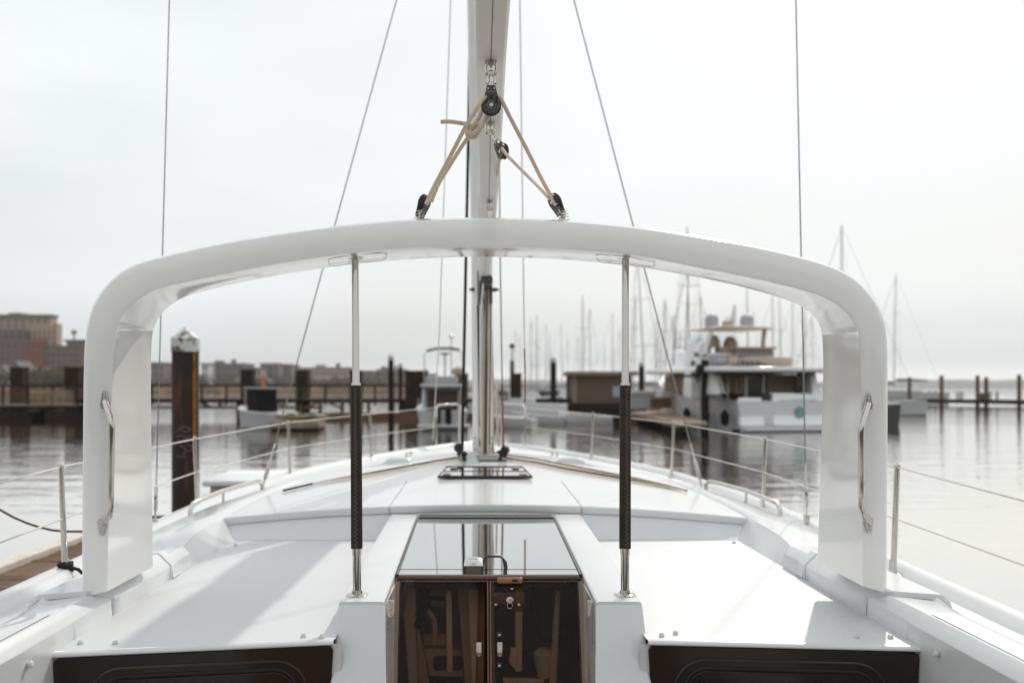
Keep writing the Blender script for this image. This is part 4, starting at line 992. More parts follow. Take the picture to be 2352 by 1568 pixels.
def shoulder(s):
    # stations: y, inner-bottom x, top-inner (x,D), crest (x,D), outer (x,D), deck x
    st = [(4.42,1.395,.845,1.40,.80,1.50,.80,1.60,.82,1.68),
          (4.60,1.40,.85,1.42,.775,1.54,.765,1.64,.79,1.72),
          (4.80,1.40,.85,1.45,.755,1.60,.745,1.70,.77,1.78),
          (5.05,1.398,.85,1.475,.746,1.62,.738,1.75,.762,1.84),
          (5.40,1.398,.85,1.487,.744,1.58,.732,1.765,.760,1.86),
          (5.75,1.402,.85,1.487,.744,1.54,.727,1.76,.758,1.86),
          (6.3,1.42,.85,1.472,.726,1.52,.712,1.72,.746,1.83),
          (7.0,1.36,.85,1.385,.696,1.44,.684,1.575,.722,1.70),
          (7.6,1.15,.84,1.185,.660,1.24,.652,1.36,.700,1.50),
          (8.24,.83,.82,.825,.630,.88,.624,1.01,.664,1.12),
          (8.95,.58,.80,.55,.622,.61,.618,.74,.650,.86),
          (9.5,.34,.80,.30,.632,.34,.630,.46,.655,.58),
          (9.95,.05,.80,.04,.645,.05,.645,.10,.68,.16)]
    secs = []
    def lerp(a, b, f): return [p + (q-p)*f for p, q in zip(a, b)]
    full = []
    for a, b in zip(st, st[1:]):
        for k in range(4): full.append(lerp(a, b, k/4))
    full.append(st[-1])
    for (y, xb, db, xi, di, xc, dc, xo, do, xd) in full:
        secs.append([(s*xb, y, H-db), (s*xi, y, H-di-.012), (s*(xi+.006), y, H-di), (s*xc, y, H-dc), (s*(xc+.02), y, H-dc-.002), (s*xo, y, H-do), (s*(xo+.03), y, H-do-.022), (s*xd, y, H-.885)])
    MB().loft(secs, caps=False).obj('cabin_shoulder', GEL, boat, angle=50, bevel=.0)
    # rounded aft end of the shoulder
    a = secs[0]
    MB().add(a, [tuple(range(len(a)))]).obj('shoulder_end', GEL, boat)
for s in (-1, 1): shoulder(s)

# ---- ribbed shelves each side of the companionway
def shelf(s):
    x0, x1 = (.526, 1.408)
    g = []
    y0, y1 = 3.20, 5.55
    poly = []
    xs = [x0 + (x1-x0)*k/6 for k in range(7)]
    def yn(x): return 3.35 - .16*((x-x0)/(x1-x0))      # near edge runs slightly aft outboard
    if s > 0:
        def yn(x): return 3.35 - .085*((x-x0)/(x1-x0))
    rows = []
    for f in (0, .02, .2, .5, .8, 1):
        rows.append([(s*x, yn(x) + .012 + (y1-yn(x)-.012)*f, ZS) for x in xs])
    MB().loft(rows).obj('side_shelf', RIB, boat)
    # rounded white nosing along the near edge
    secs = []
    for x in [x0+.003 + (x1-x0+.002)*k/10 for k in range(11)]:
        y = yn(x)
        secs.append([(s*x, y+.014, ZS+.001), (s*x, y+.004, ZS-.001), (s*x, y-.004, ZS-.005), (s*x, y-.007, ZS-.010), (s*x, y-.006, ZS-.015), (s*x, y+.03, ZS-.017)])
    MB().loft(secs).obj('nosing', GEL, boat, angle=80)
    # bulkhead below with the smoked panel and its inset window
    zb = ZS - .62
    def yb(x): return yn(x) + .004
    MB().add([(s*(x0-.02), yb(x0)+.012, ZS-.0165), (s*(x1+.0), yb(x1)+.012, ZS-.0165), (s*(x1-.0), yb(x1)+.03, zb-.4), (s*(x0-.02), yb(x0)+.03, zb-.4)], [(0,1,2,3)]).obj('bulkhead', GEL, boat, smooth=False)
    def panel(name, a0, a1, d0, d1, r, yo, m, th, parent, ins=.03):
        pts = rrect(a0, d0, a1, d1, r, 6)
        loc = []
        for (a, d) in pts:
            q = (d-d0)/(d1-d0)
            aa = a + (ins*q*(1 if a < (a0+a1)/2 else -1))
            loc.append((s*aa, yb(min(max(a, x0), x1)) + yo + .012*q, ZS-.018-d))
        mb = MB(); mb.prism(loc, (0, th, 0))
        return mb.obj(name, m, parent, bevel=.003, angle=40)
    fr = panel('cabin_window', x0+.004, x1-.002, .0, .55, .022, -.006, DARKPANEL, .018, boat, ins=.035)
    fr['label'] = 'smoked cabin window panel ' + ('left' if s < 0 else 'right') + ' of the companionway'
    # raised frame of the opening port
    def ring(a0, a1, d0, d1, r, rad, m, name):
        pts = []
        for (a, d) in rrect(a0, d0, a1, d1, r, 8):
            q = d/.55
            aa = a + (.02*q*(1 if a < (a0+a1)/2 else -1))
            pts.append((s*aa, yb(min(max(a, x0), x1)) - .008 + .012*q, ZS-.018-d))
        return MB().tube(pts, rad, 6, closed=True).obj(name, m, fr)
    a0, a1 = (x0+.085, x1-.10)
    ring(a0, a1, .042, .50, .11, .0050, DARKFRAME, 'port_frame')
    ring(a0+.035, a1-.035, .070, .46, .075, .0060, GASKET, 'port_gasket')
    ring(a0+.046, a1-.046, .081, .45, .065, .0032, DARKFRAME, 'port_rim')
for s in (-1, 1): shelf(s)

# ---- snap studs
def studs():
    proto = None
    spots = []
    for (u, v) in ((185,1476),(265,1476),(697,1460),(739,1463),(541,1251),(1520,1459),(1552,1454),(1968,1462),(2045,1463),(1686,1245)):
        D = .85; Y = D*F/(v-889+2)
        spots.append(P(u, 889 + D*F/Y, Y))
    for p in spots:
        if proto is None:
            p0 = p
            proto = MB().lathe(p, [(.0085,0),(.0095,.003),(.0095,.007),(.007,.010),(.007,.013),(.004,.0135)], 14).obj('snap_stud', RUBBER, boat)
        else:
            o = proto.copy(); C.objects.link(o); o.parent = boat; o.location = p - p0
    for s, (u, v) in ((-1,(68,1525)), (1,(2152,1500))):
        q = P(u, v, 2.93 if s < 0 else 3.0)
        q.x = s*1.40; q.z = H - .80; q.y = (1.40 - s*CX)*F/abs(u-1098)
        q.z = H - (v-889)/F*q.y
        MB().lathe(q, [(.010,-.004),(.011,.006),(.008,.010),(.003,.0105)], 14, M=Matrix.Rotation(R(-s*78), 4, 'Y')).obj('snap_stud', RUBBER, boat)
studs()

# ---- coamings outboard of the shelves
def coaming(s):
    def sec(y, low):
        zl = -1.35 if y < 3.35 else -.856
        return [(s*1.402, y, H+zl), (s*1.407, y, H-.792), (s*1.411, y, H-.784), (s*1.439, y, H-.757), (s*1.446, y, H-.752), (s*1.552, y, H-.750), (s*1.562, y, H-.754), (s*1.572, y, H-.766), (s*1.63, y, H-.880)]
    ysA = [-2.8, 0, 1.5, 2.5, 3.0, 3.30, 3.34, 3.36, 3.45, 3.70]
    MB().loft([([(p[0], p[1] - .20*min(1, max(0, abs(p[0])-1.41)/.07), p[2]) for p in sec(y, 0)] if y > 3.6 else sec(y, 0)) for y in ysA]).obj('coaming', GEL, boat, angle=26)
    ysB = [4.50, 4.60, 4.72]
    MB().loft([sec(y, 0) for y in ysB]).obj('coaming', GEL, boat, angle=26)
    MB().add([(s*1.458, -2.8, H-.7495), (s*1.533, -2.8, H-.7480), (s*1.533, 3.3, H-.7480), (s*1.458, 3.3, H-.7495)], [(0,1,2,3)]).obj('nonskid_pad', RIB2, boat, smooth=False)
    # moulded foot of the arch
    def skew(pts, sk):
        return [(p[0], p[1] - sk*min(1, max(0, abs(p[0])-1.41)/.07), p[2]) for p in pts]
    def fs(y, k=1.0, dz=0):
        o = .004*k
        return [(s*(1.404-o), y, H-.853), (s*(1.405-o), y, H-.790+dz), (s*(1.412-o), y, H-.780+dz), (s*1.447, y, H-.742+dz), (s*1.456, y, H-.735+dz), (s*1.60, y, H-.734+dz), (s*1.63, y, H-.76+dz), (s*1.67, y, H-.880)]
    MB().loft([skew(fs(3.715, 0, -.018), .20), skew(fs(3.725), .20), skew(fs(3.80), .1), fs(4.20), fs(4.385), fs(4.395, 0, -.01)], caps=True).obj('arch_foot', GEL, boat, angle=26)
    MB().loft([fs(4.405, 0, -.012), fs(4.412), fs(4.485), fs(4.493, 0, -.01)], caps=True).obj('arch_foot', GEL, boat, angle=26)
    # triangular fairing that runs aft from the foot down to the side deck
    MB().loft([[(s*1.585, 2.75, H-.80), (s*1.63, 2.75, H-.886), (s*1.60, 2.75, H-.89), (s*1.57, 2.75, H-.86)],
               [(s*1.56, 3.35, H-.748), (s*1.72, 3.35, H-.880), (s*1.60, 3.35, H-.89), (s*1.50, 3.35, H-.80)],
               [(s*1.60, 3.70, H-.736), (s*1.76, 3.70, H-.880), (s*1.60, 3.70, H-.89), (s*1.48, 3.70, H-.80)],
               [(s*1.60, 4.38, H-.736), (s*1.74, 4.38, H-.880), (s*1.60, 4.38, H-.89), (s*1.48, 4.38, H-.80)]], closed=True, caps=True).obj('foot_fairing', GEL, boat, angle=60)
for s in (-1, 1): coaming(s)

# ---- companionway: side mouldings, hatch, doors
def companion(s):
    xi, xo = .371, .532
    XF = {0: 0.0}
    zt0 = H-.752; zt1 = H-.7185
    yn, yf = 3.495, 5.66
    # top moulding (a long box with eased edges)
    sec = []
    for (y, z) in ((yn, zt0), (yn+.4, H-.7458), (yf, zt1)):
        q = (y-yn)/(yf-yn); a_, b_ = xi+.013*q, xo+.007*q
        sec.append([(s*a_, y, z-.16), (s*a_, y, z-.010), (s*(a_+.003), y, z-.003), (s*(a_+.010), y, z), (s*(b_-.012), y, z), (s*(b_-.003), y, z-.003), (s*b_, y, z-.012), (s*(b_+.006), y, z-.2)])
    MB().loft(sec, caps=True).obj('companionway_side', GEL, boat, angle=50)
    # far end tuck under the roof lip
    # upright pillar below
    dz = .62
    top = [(s*(xi+.001), yn+.002, zt0-.006), (s*(xo-.001), yn+.002, zt0-.006), (s*(xo+.004), 3.80, zt0-.006), (s*(xi+.001), 3.80, zt0-.006)]
    t2 = [(s*(xi-.002), yn-.012, zt0-.022), (s*(xo+.002), yn-.012, zt0-.022), (s*(xo+.01), 3.80, zt0-.022), (s*(xi+.001), 3.80, zt0-.022)]
    bot = [(s*(xi-.030), yn-.25, zt0-.40), (s*(xo+.014), yn-.25, zt0-.40), (s*(xo+.014), 3.80, zt0-.40), (s*(xi+.001), 3.80, zt0-.40)]
    bt2 = [(s*(xi-.05), yn-.34, zt0-1.0), (s*(xo+.04), yn-.34, zt0-1.0), (s*(xo+.04), 3.80, zt0-1.0), (s*(xi+.001), 3.80, zt0-1.0)]
    MB().loft([top, t2, bot, bt2], closed=True, caps=True).obj('companionway_pillar', GEL, boat, bevel=.009, seg=3)
    # black gasket beside the hatch
    MB().tube([(s*(xi-.005), 3.97, H-.750), (s*(xi+.006), 5.54, H-.7255)], .006, 6).obj('hatch_gasket', GASKET, boat)
    # inner jamb and brown tinted cheek
    MB().add([(s*(xi-.001), yn, zt0-.02), (s*(xi-.031), yn-.25, zt0-.40), (s*(xi-.05), yn-.34, zt0-1.0), (s*(xi-.045), yn+.0, zt0-1.0), (s*(xi-.035), yn+.2, zt0-.55), (s*(xi-.003), yn+.43, zt0-.02)], [(0,1,2,3,4,5)]).obj('jamb', GELW, boat, smooth=False, solid=.004)
for s in (-1, 1): companion(s)

def hatch():
    def bz(y): return H - (.752 - .0155*(y-3.5)) - .004      # flush just under the side mouldings
    def bw(y): return .371 + .013*(y-3.495)/2.165 - .010
    ya, yb_, yc, yd = 3.985, 4.078, 4.092, 5.51
    t = MB().prism([(-bw(yc), yc, bz(yc)), (bw(yc), yc, bz(yc)), (bw(yd), yd, bz(yd)), (-bw(yd), yd, bz(yd))], (0, 0, -.018)).obj('sliding_hatch', HATCHG, boat, smooth=False)
    t['label'] = 'smoked glossy sliding hatch reflecting the mast'
    MB().prism([(-bw(ya), ya, bz(ya)), (bw(ya), ya, bz(ya)), (bw(yb_), yb_, bz(yb_)), (-bw(yb_), yb_, bz(yb_))], (0, 0, -.014)).obj('hatch_front', HATCHG, t, smooth=False)
    MB().box((-bw(yb_), yb_-.01, bz(yb_)-.03), (bw(yb_), yc+.01, bz(yb_)-.016)).obj('hatch_gap', GASKET, t, smooth=False)
    MB().box((-.369, 3.972, bz(3.98)-.0135), (.369, 3.983, bz(3.98)-.003)).obj('drip_rail', EDGEG, t, smooth=False)
    MB().box((-.369, 3.962, bz(3.98)-.0180), (.369, 3.992, bz(3.98)-.0140)).obj('hatch_rail', STEELD, t, smooth=False)
    MB().box((-.30, 3.985, bz(3.98)-.050), (.30, 4.01, bz(3.98)-.020)).obj('header_gap', GASKET, t, smooth=False)
    MB().box((-.372, 5.515, bz(5.5)-.05), (.372, 5.64, bz(5.5)+.005)).obj('hatch_slot', GASKET, t, smooth=False)
    # grab handle: flat strap bent down at both ends
    x0, x1, yy = -.02, .062, 4.05
    z0 = bz(yy)
    path = [(x0-.006, yy-.02, z0), (x0-.004, yy, z0+.030), (x0+.006, yy+.015, z0+.052), (x0+.018, yy+.02, z0+.0565), (x1-.016, yy+.02, z0+.0565), (x1-.004, yy+.012, z0+.050), (x1+.005, yy-.002, z0+.034), (x1+.007, yy-.014, z0+.014), (x1+.004, yy-.02, z0)]
    mb = MB()
    ring = []
    for i, p in enumerate(path):
        a = Vector(path[max(i-1,0)]); b = Vector(path[min(i+1,len(path)-1)]); d = (b-a).normalized(); n_ = d.cross(Vector((0,1,0))).normalized()
        p = Vector(p); wd = .0045; th = .0042 + (.004 if i > 5 else 0)
        ring.append([p - n_*th + Vector((0,-wd,0)), p + n_*th + Vector((0,-wd,0)), p + n_*th + Vector((0,wd,0)), p - n_*th + Vector((0,wd,0))])
    mb.loft(ring, closed=True, caps=True).obj('hatch_handle', BLACKP, t, bevel=.0015)
    def dY(v): return 4.524/(1 + .78*(v-889)/F)
    def at(u, v, off=-.004): Y = dY(v)+off; return P(u, v, Y)
    # teak pull under the drip rail
    MB().boxc(at(1171, 1332.5, -.012) + Vector((0,0,0)), (.100, .016, .026)).obj('door_pull', TEAK, t, bevel=.009, seg=3)
    MB().boxc(at(1183, 1332, -.022), (.022, .004, .010)).obj('pull_slot', GASKET, t, bevel=.002)
    zt = H-.7465
    def dpt(x, D, off=0): return (x, 3.93 - (D-.761)*.78 + off, H-D)
    DT, DB = .764, 1.75
    for s, nm in ((-1, 'left'), (1, 'right')):
        xin = .0035*s; xa = s*.366
        d = MB().prism([dpt(xin, DT), dpt(xa, DT), dpt(s*.318, DB), dpt(xin, DB)], (0, .009, 0)).obj('companionway_door', DOORG, boat, smooth=False)
        d['label'] = nm + ' brown tinted clear door of the companionway'
        MB().tube([dpt(xin, DT, -.001), dpt(xa, DT, -.001)], .0016, 5).obj('door_edge', EDGEG, d)
        MB().tube([dpt(xin+s*.002, DT, -.002), dpt(xin+s*.002, DB, -.002)], .0022, 5).obj('door_edge', EDGEG, d)
        us = 1100 if s < 0 else 1148
        p = at(us, 1491, -.006)
        MB().boxc(p, (.0185, .003, .055)).obj('strike_plate', WHITEH, d, bevel=.002)
        for v in (1477, 1505): MB().lathe(at(us, v, -.0095), [(.0035,0),(.0035,.0012),(.0012,.0014)], 10, M=Matrix.Rotation(R(90),4,'X')).obj('screw', STEEL, d)
        # hinge where door meets the jamb
        hu = 895.5 if s < 0 else 1359
        hp_ = P(hu, 1397, 3.66)
        MB().boxc(hp_ + Vector((-s*.004,0,0)), (.022, .003, .064)).obj('hinge', STEELD, d, bevel=.002)
        mb = MB()
        for k in range(5): mb.cyl(hp_ + Vector((s*.009, -.003, -.032+.013*k)), hp_ + Vector((s*.009, -.003, -.0205+.013*k)), .0040, 10)
        mb.obj('hinge_knuckle', STEEL, d)
        for dz_ in (-.023, 0, .023): MB().lathe(hp_ + Vector((-s*(.009 if dz_ else .003), -.002, dz_)), [(.0040,0),(.004,.002),(.002,.003)], 10, M=Matrix.Rotation(R(90),4,'X')).obj('screw', STEEL, d)
        # brown inner cheek and dark seal beside the door
        MB().prism([dpt(s*.372, DT, -.01), dpt(s*.352, DT, -.01), dpt(s*.318, DB, -.01), dpt(s*.336, DB, -.01)], (0,.004,0)).obj('door_cheek', EDGEG, d, smooth=False)
        MB().tube([dpt(s*.349, DT, -.004), dpt(s*.314, DB, -.004)], .0045, 6).obj('door_seal', GASKET, d)
    # overlap strip where the doors meet
    MB().prism([dpt(-.005, DT, -.004), dpt(.020, DT, -.004), dpt(.020, DB, -.004), dpt(-.005, DB, -.004)], (0,.003,0)).obj('overlap_strip', STRIPG, d, smooth=False)
    pl = at(1168, 1382, -.006)
    MB().boxc(pl, (.125, .003, .075)).obj('lock_plate', STRIPG, d, bevel=.004)
    for u, v in ((1139,1367),(1192,1366),(1139,1388),(1192,1388),(1176,1352),(1147,1458),(1147,1528)):
        MB().lathe(at(u, v, -.009), [(.0052,0),(.0052,.002),(.002,.003)], 12, M=Matrix.Rotation(R(90),4,'X')).obj('screw', STEEL, d)
    c = at(1171, 1378, -.010)
    MB().lathe(c, [(.0145,0),(.0145,.006),(.011,.0085),(.0105,.0075)], 24, M=Matrix.Rotation(R(90),4,'X')).obj('lock_cylinder', STEEL, d)
    MB().boxc(c + Vector((.003,-.012,.002)), (.004, .012, .014), rz=R(20)).tube([c + Vector((.0105*math.cos(a), -.012, -.018 + .011*math.sin(a))) for a in [k*math.pi/6 for k in range(12)]], .0011, 5, closed=True).obj('key', STEEL, d)
    for v in (1458, 1528): MB().boxc(at(1147, v, -.005), (.020,.003,.026)).obj('bolt_plate', STRIPG, d, bevel=.003)
STRIPG = glass_mat('second_acrylic_layer', (0.70, 0.56, 0.47), haze=0.12, strength=0.5)
hatch()

# ---- cabin interior glimpsed through the doors
def interior():
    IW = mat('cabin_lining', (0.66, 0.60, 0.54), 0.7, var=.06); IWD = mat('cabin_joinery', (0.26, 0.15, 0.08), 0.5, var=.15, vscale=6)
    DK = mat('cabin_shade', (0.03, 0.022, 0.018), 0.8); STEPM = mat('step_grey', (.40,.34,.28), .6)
    MB().box((-1.3, 3.95, .28), (1.3, 7.5, .33)).obj('cabin_sole', IWD, boat, smooth=False)
    MB().box((-.50, 7.3, .33), (.9, 7.4, 1.45)).obj('saloon_bulkhead', IW, boat, smooth=False)
    MB().box((-1.3, 4.3, .33), (-.42, 5.4, 1.0)).obj('galley_counter', IW, boat, bevel=.02)
    MB().box((.40, 4.4, .33), (1.3, 5.6, .98)).obj('chart_table', IWD, boat, bevel=.02)
    def post(name, uv, m, Y=3.97, th=.03):
        Y += .10
        """upright seen through the doors: polygon in the view, at depth Y"""
        return MB().prism([P(u, v, Y) for u, v in uv], (0, th, 0)).obj(name, m, boat, bevel=.004)
    def q(x, y): return ((1400+.4982*x)/1.7415, (1950+.4982*y)/1.7415)
    post('ladder_rail', [q(770,825), q(815,825), q(825,1480), q(775,1490)], IW)
    post('ladder_rail', [q(1325,815), q(1385,815), q(1383,1475), q(1330,1480)], IW)
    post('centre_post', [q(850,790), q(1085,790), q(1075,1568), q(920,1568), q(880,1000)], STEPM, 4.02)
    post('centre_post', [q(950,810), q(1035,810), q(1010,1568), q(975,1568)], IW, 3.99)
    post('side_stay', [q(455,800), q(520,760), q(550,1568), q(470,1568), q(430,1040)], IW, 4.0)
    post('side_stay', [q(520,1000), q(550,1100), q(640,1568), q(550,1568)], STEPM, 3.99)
    post('side_stay', [q(1650,830), q(1690,830), q(1660,1568), q(1600,1568)], IW, 4.0)
    post('side_stay', [q(1290,1290), q(1340,1290), q(1340,1480), q(1275,1400)], IW, 3.96)
    post('cabin_partition', [q(610,770), q(800,780), q(770,960), q(625,960)], STEPM, 4.06)
    for k in range(4): post('locker_front', [q(590,1180+20*k), q(770,1180+20*k), q(770,1205+20*k), q(590,1205+20*k)], IW, 4.10)
    post('locker_front', [q(590,1290), q(900,1300), q(910,1520), q(640,1510)], IW, 4.10)
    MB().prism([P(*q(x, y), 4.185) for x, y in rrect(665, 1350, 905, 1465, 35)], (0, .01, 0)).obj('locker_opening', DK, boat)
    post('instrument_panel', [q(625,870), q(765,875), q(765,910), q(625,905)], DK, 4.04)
    post('floor_hatch', [q(1230,1530), q(1560,1545), q(1560,1568), q(1230,1568)], IW, 4.0)
    MB().tube([P(*q(x, y), 4.09) for x, y in ((1470,760),(1475,950),(1490,1080),(1530,1180),(1580,1230),(1610,1200))], .013, 8).obj('cable_loop', DK, boat)
    MB().tube([P(*q(x, y), 4.09) for x, y in ((540,760),(600,830),(605,950),(580,1050),(550,1120))], .022, 8).obj('cable_loop', DK, boat)
    MB().tube([P(*q(x, y), 4.08) for x, y in ((625,980),(670,1050),(685,1140),(670,1250))], .012, 8).obj('cable_loop', STEPM, boat)
    MB().lathe(P(*q(1565,1400), 4.15), [(.03,-.06),(.045,0),(.05,.04),(.02,.06)], 12).obj('round_holder', IW, boat)
interior()

# ---- cockpit behind the bulkheads (mostly under and behind the viewer)
MB().box((-1.40, -2.8, H-1.78), (1.40, 3.60, H-1.74)).obj('cockpit_sole', TEAK, boat, smooth=False)
for s in (-1, 1):
    a, b = sorted((s*.62, s*1.40))
    MB().box((a, -2.2, H-1.74), (b, 2.2, H-1.32)).obj('cockpit_seat', GEL, boat, bevel=.02)

# ---- the arch
OUT = [(190,1371),(188.5,1263),(192,861),(195,775),(201.6,733),(216,692),(245.5,651),(275,625),(304,607),(336,597),(371.5,588),(436,572),(509,557),(579.5,545.5),(680,529),(804,514.5),(950,502.7),(1097,499),(1243,502),(1390,513),(1493,525),(1632,545.5),(1731,564.3),(1838,588.5),(1914,611),(1959,634),(1994,666),(2021,706.6),(2034.5,744),(2038.5,775),(2039,832.6),(2038,1100),(2036.6,1362)]
CRE = [(247,1357),(249,1263),(257.6,861),(266,775),(270,748),(289.5,715),(319,686),(354,665.6),(392,655),(465,641),(553,622),(670,600),(758,588),(861,576),(960,569),(1053,566.6),(1141,566),(1273,571.6),(1390,579),(1493,590.6),(1570,608.6),(1677,629),(1785,651.6),(1865,672),(1913.6,693),(1946,720),(1967,752),(1974,775),(1977,832.6),(1979.5,1100),(1981,1345)]
FOR = [(351,1301),(350,1200),(346,861),(348,768),(359.8,736),(377.3,712.5),(400.8,693.4),(430,678.8),(494.5,661),(611.7,636),(737.7,615.8),(804,606.7),(892,598),(1009,591),(1097,589),(1214,591.5),(1302,596),(1425,606.7),(1543,624.7),(1650.5,645),(1731,665),(1806,686.5),(1838,700),(1865,720),(1881.5,741.6),(1889.5,775),(1892,832.6),(1885,1060),(1878,1290)]
def resample(poly, marks, counts):
    """resample so that the marks (points on the polyline) get matching indices"""
    seg = [0]
    for a, b in zip(poly, poly[1:]): seg.append(seg[-1] + math.dist(a, b))
    def at(s_):
        s_ = max(0, min(seg[-1], s_))
        for i in range(len(seg)-1):
            if s_ <= seg[i+1] or i == len(seg)-2:
                f = (s_-seg[i])/(seg[i+1]-seg[i]); return (poly[i][0]+(poly[i+1][0]-poly[i][0])*f, poly[i][1]+(poly[i+1][1]-poly[i][1])*f)
    sm = [seg[poly.index(m)] for m in marks]
    res = []
    for k, n in enumerate(counts):
        for i in range(n): res.append(at(sm[k] + (sm[k+1]-sm[k])*i/n))
    res.append(at(sm[-1]))
    return res
CNT = [14, 16, 20, 20, 16, 14]
def smooth1(p, it=2):
    for _ in range(it):
        q = [p[0]] + [((a[0]+2*b[0]+c[0])/4, (a[1]+2*b[1]+c[1])/4) for a, b, c in zip(p, p[1:], p[2:])] + [p[-1]]
        p = q
    return p
O_ = smooth1(resample(OUT, [(190,1371),(195,775),(371.5,588),(1097,499),(1838,588.5),(2038.5,775),(2036.6,1362)], CNT))
A_ = smooth1(resample(CRE, [(247,1357),(266,775),(392,655),(1097,566.3) if False else (1141,566),(1865,672),(1974,775),(1981,1345)], CNT))
F_ = smooth1(resample(FOR, [(351,1301),(348,768),(430,678.8),(1097,589),(1838,700),(1889.5,775),(1878,1290)], CNT))
def arch():
    n = len(O_); secs = []
    for i in range(n):
        f = abs(i/(n-1)*2-1)            # 1 at the feet, 0 at the crown
        yf = 3.88 + (.11 if f > .55 else .11*f/.55) + (max(0, f-.6)/.4)*.10
        oA = P(*A_[i], 3.60); oF = P(*F_[i], yf)
        o1 = P(*O_[i], 3.642)
        # keep the outer skin parallel to the boat's centreline
        mid = lambda t: ((O_[i][0]*(1-t)+A_[i][0]*t), (O_[i][1]*(1-t)+A_[i][1]*t))
        m1 = P(*mid(.05), 3.622); m2 = P(*mid(.16), 3.612); m3 = P(*mid(.58), 3.595)
        a_in = P(*mid(.985), 3.597)
        f_in = oF + Vector((0, .0, 0))
        d = (o1 - oA); d.y = 0; d.normalize()
        fo = Vector((o1.x, yf-.02, o1.z)) + d*(-.008)
        fo2 = Vector((oF.x, yf+.02, oF.z)) + d*.02
        a2 = oA + Vector((0,.006,0))
        fc = oF + (oA-oF).normalized()*.012
        secs.append([a_in, a2, fc, oF, fo2, fo, Vector((o1.x, 3.72, o1.z)), o1, m1, m2, m3])
    o = MB().loft(secs, closed=True, caps=True).obj('arch', GELW, boat, angle=24)
    o['label'] = 'glossy white moulded arch spanning the boat'
    return o
ARCH = arch()
# glossy inset plate under each pole head
for (u, s) in ((815,-1),(1436,1)):
    pass
PLM = mat('moulding_joint', (.60,.585,.555), .5)
for a_, b_, lb in ((752, 890, 'left'), (1368, 1506, 'right')):
    # recessed access plate on the underside, outlined by its joint
    def under(u, f):
        va = min(A_, key=lambda p: abs(p[0]-u)+ (0 if p[1] < 680 else 999)); vf = min(F_, key=lambda p: abs(p[0]-u)+ (0 if p[1] < 680 else 999))
        pa = P(*va, 3.60); pf = P(*vf, 3.88)
        q = pa.lerp(pf, f); q.x = XU(u, q.y); return q + Vector((0,0,-.0008))
    ring_ = [under(a_+14, .16), under((a_+b_)/2, .16), under(b_-14, .16), under(b_-2, .28), under(b_-4, .80), under(b_-18, .92), under((a_+b_)/2, .92), under(a_+18, .92), under(a_+4, .80), under(a_+2, .28)]
    MB().tube(ring_, .0011, 5, closed=True).obj('access_plate_joint', PLM, ARCH)
def grab_handle(path, top, bot, s, label):
    o = MB()
    P3 = [P(u, v, y) for u, v, y in path]
    # smooth the bends
    pts = []
    for i in range(len(P3)-1):
        for k in range(6):
            f = k/6; a = P3[max(i-1,0)]; b = P3[i]; c = P3[i+1]; d = P3[min(i+2, len(P3)-1)]
            pts.append(0.5*((2*b) + (-a+c)*f + (2*a-5*b+4*c-d)*f*f + (-a+3*b-3*c+d)*f**3))
    pts.append(P3[-1])
    h = o.tube(pts, .0112, 14).obj('grab_handle', STEEL, ARCH)
    h['label'] = label
    for (u, v0, v1, up) in (top, bot):
        c0 = P(u, v0, 3.594); c1 = P(u, v1, 3.594)
        zt_, zb_ = c0.z, c1.z
        w1, w2 = (.009, .0165) if up else (.0165, .009)
        pts = []
        for k in range(9): a = R(180 - 180*k/8); pts.append((c0.x + w1*math.cos(a), 3.589, zt_ - w1 + w1*math.sin(a)))
        for k in range(9): a = R(-180*k/8); pts.append((c1.x + w2*math.cos(a), 3.589, zb_ + w2 + w2*math.sin(a)))
        MB().prism(pts, (0, .014, 0)).obj('handle_plate', STEELD, h, bevel=.0015)
        for q in ((.17,.37) if up else (.62,.83)):
            cc = Vector((c0.x, 3.5885, zt_ + (zb_-zt_)*q))
            MB().lathe(cc, [(.0058,0),(.0055,.0012),(.0030,.0014),(.0025,-.001)], 14, M=Matrix.Rotation(R(90),4,'X')).obj('handle_screw', STEELD, h)
grab_handle([(241.5,922,3.588),(247,940,3.565),(254.3,964,3.545),(257,984,3.54),(255.6,1092,3.54),(253.8,1169,3.54),(248,1190,3.555),(236,1201,3.588)], (240.5,897,940,True), (234,1188,1229,False), -1, 'steel grab handle on the left leg of the arch')
grab_handle([(1994,927,3.588),(1988,948,3.565),(1981,972,3.545),(1978,992,3.54),(1978.6,1090,3.54),(1979.5,1162,3.54),(1985,1186,3.555),(1998,1199,3.588)], (1994,901,942,True), (1995,1186,1223,False), 1, 'steel grab handle on the right leg of the arch')

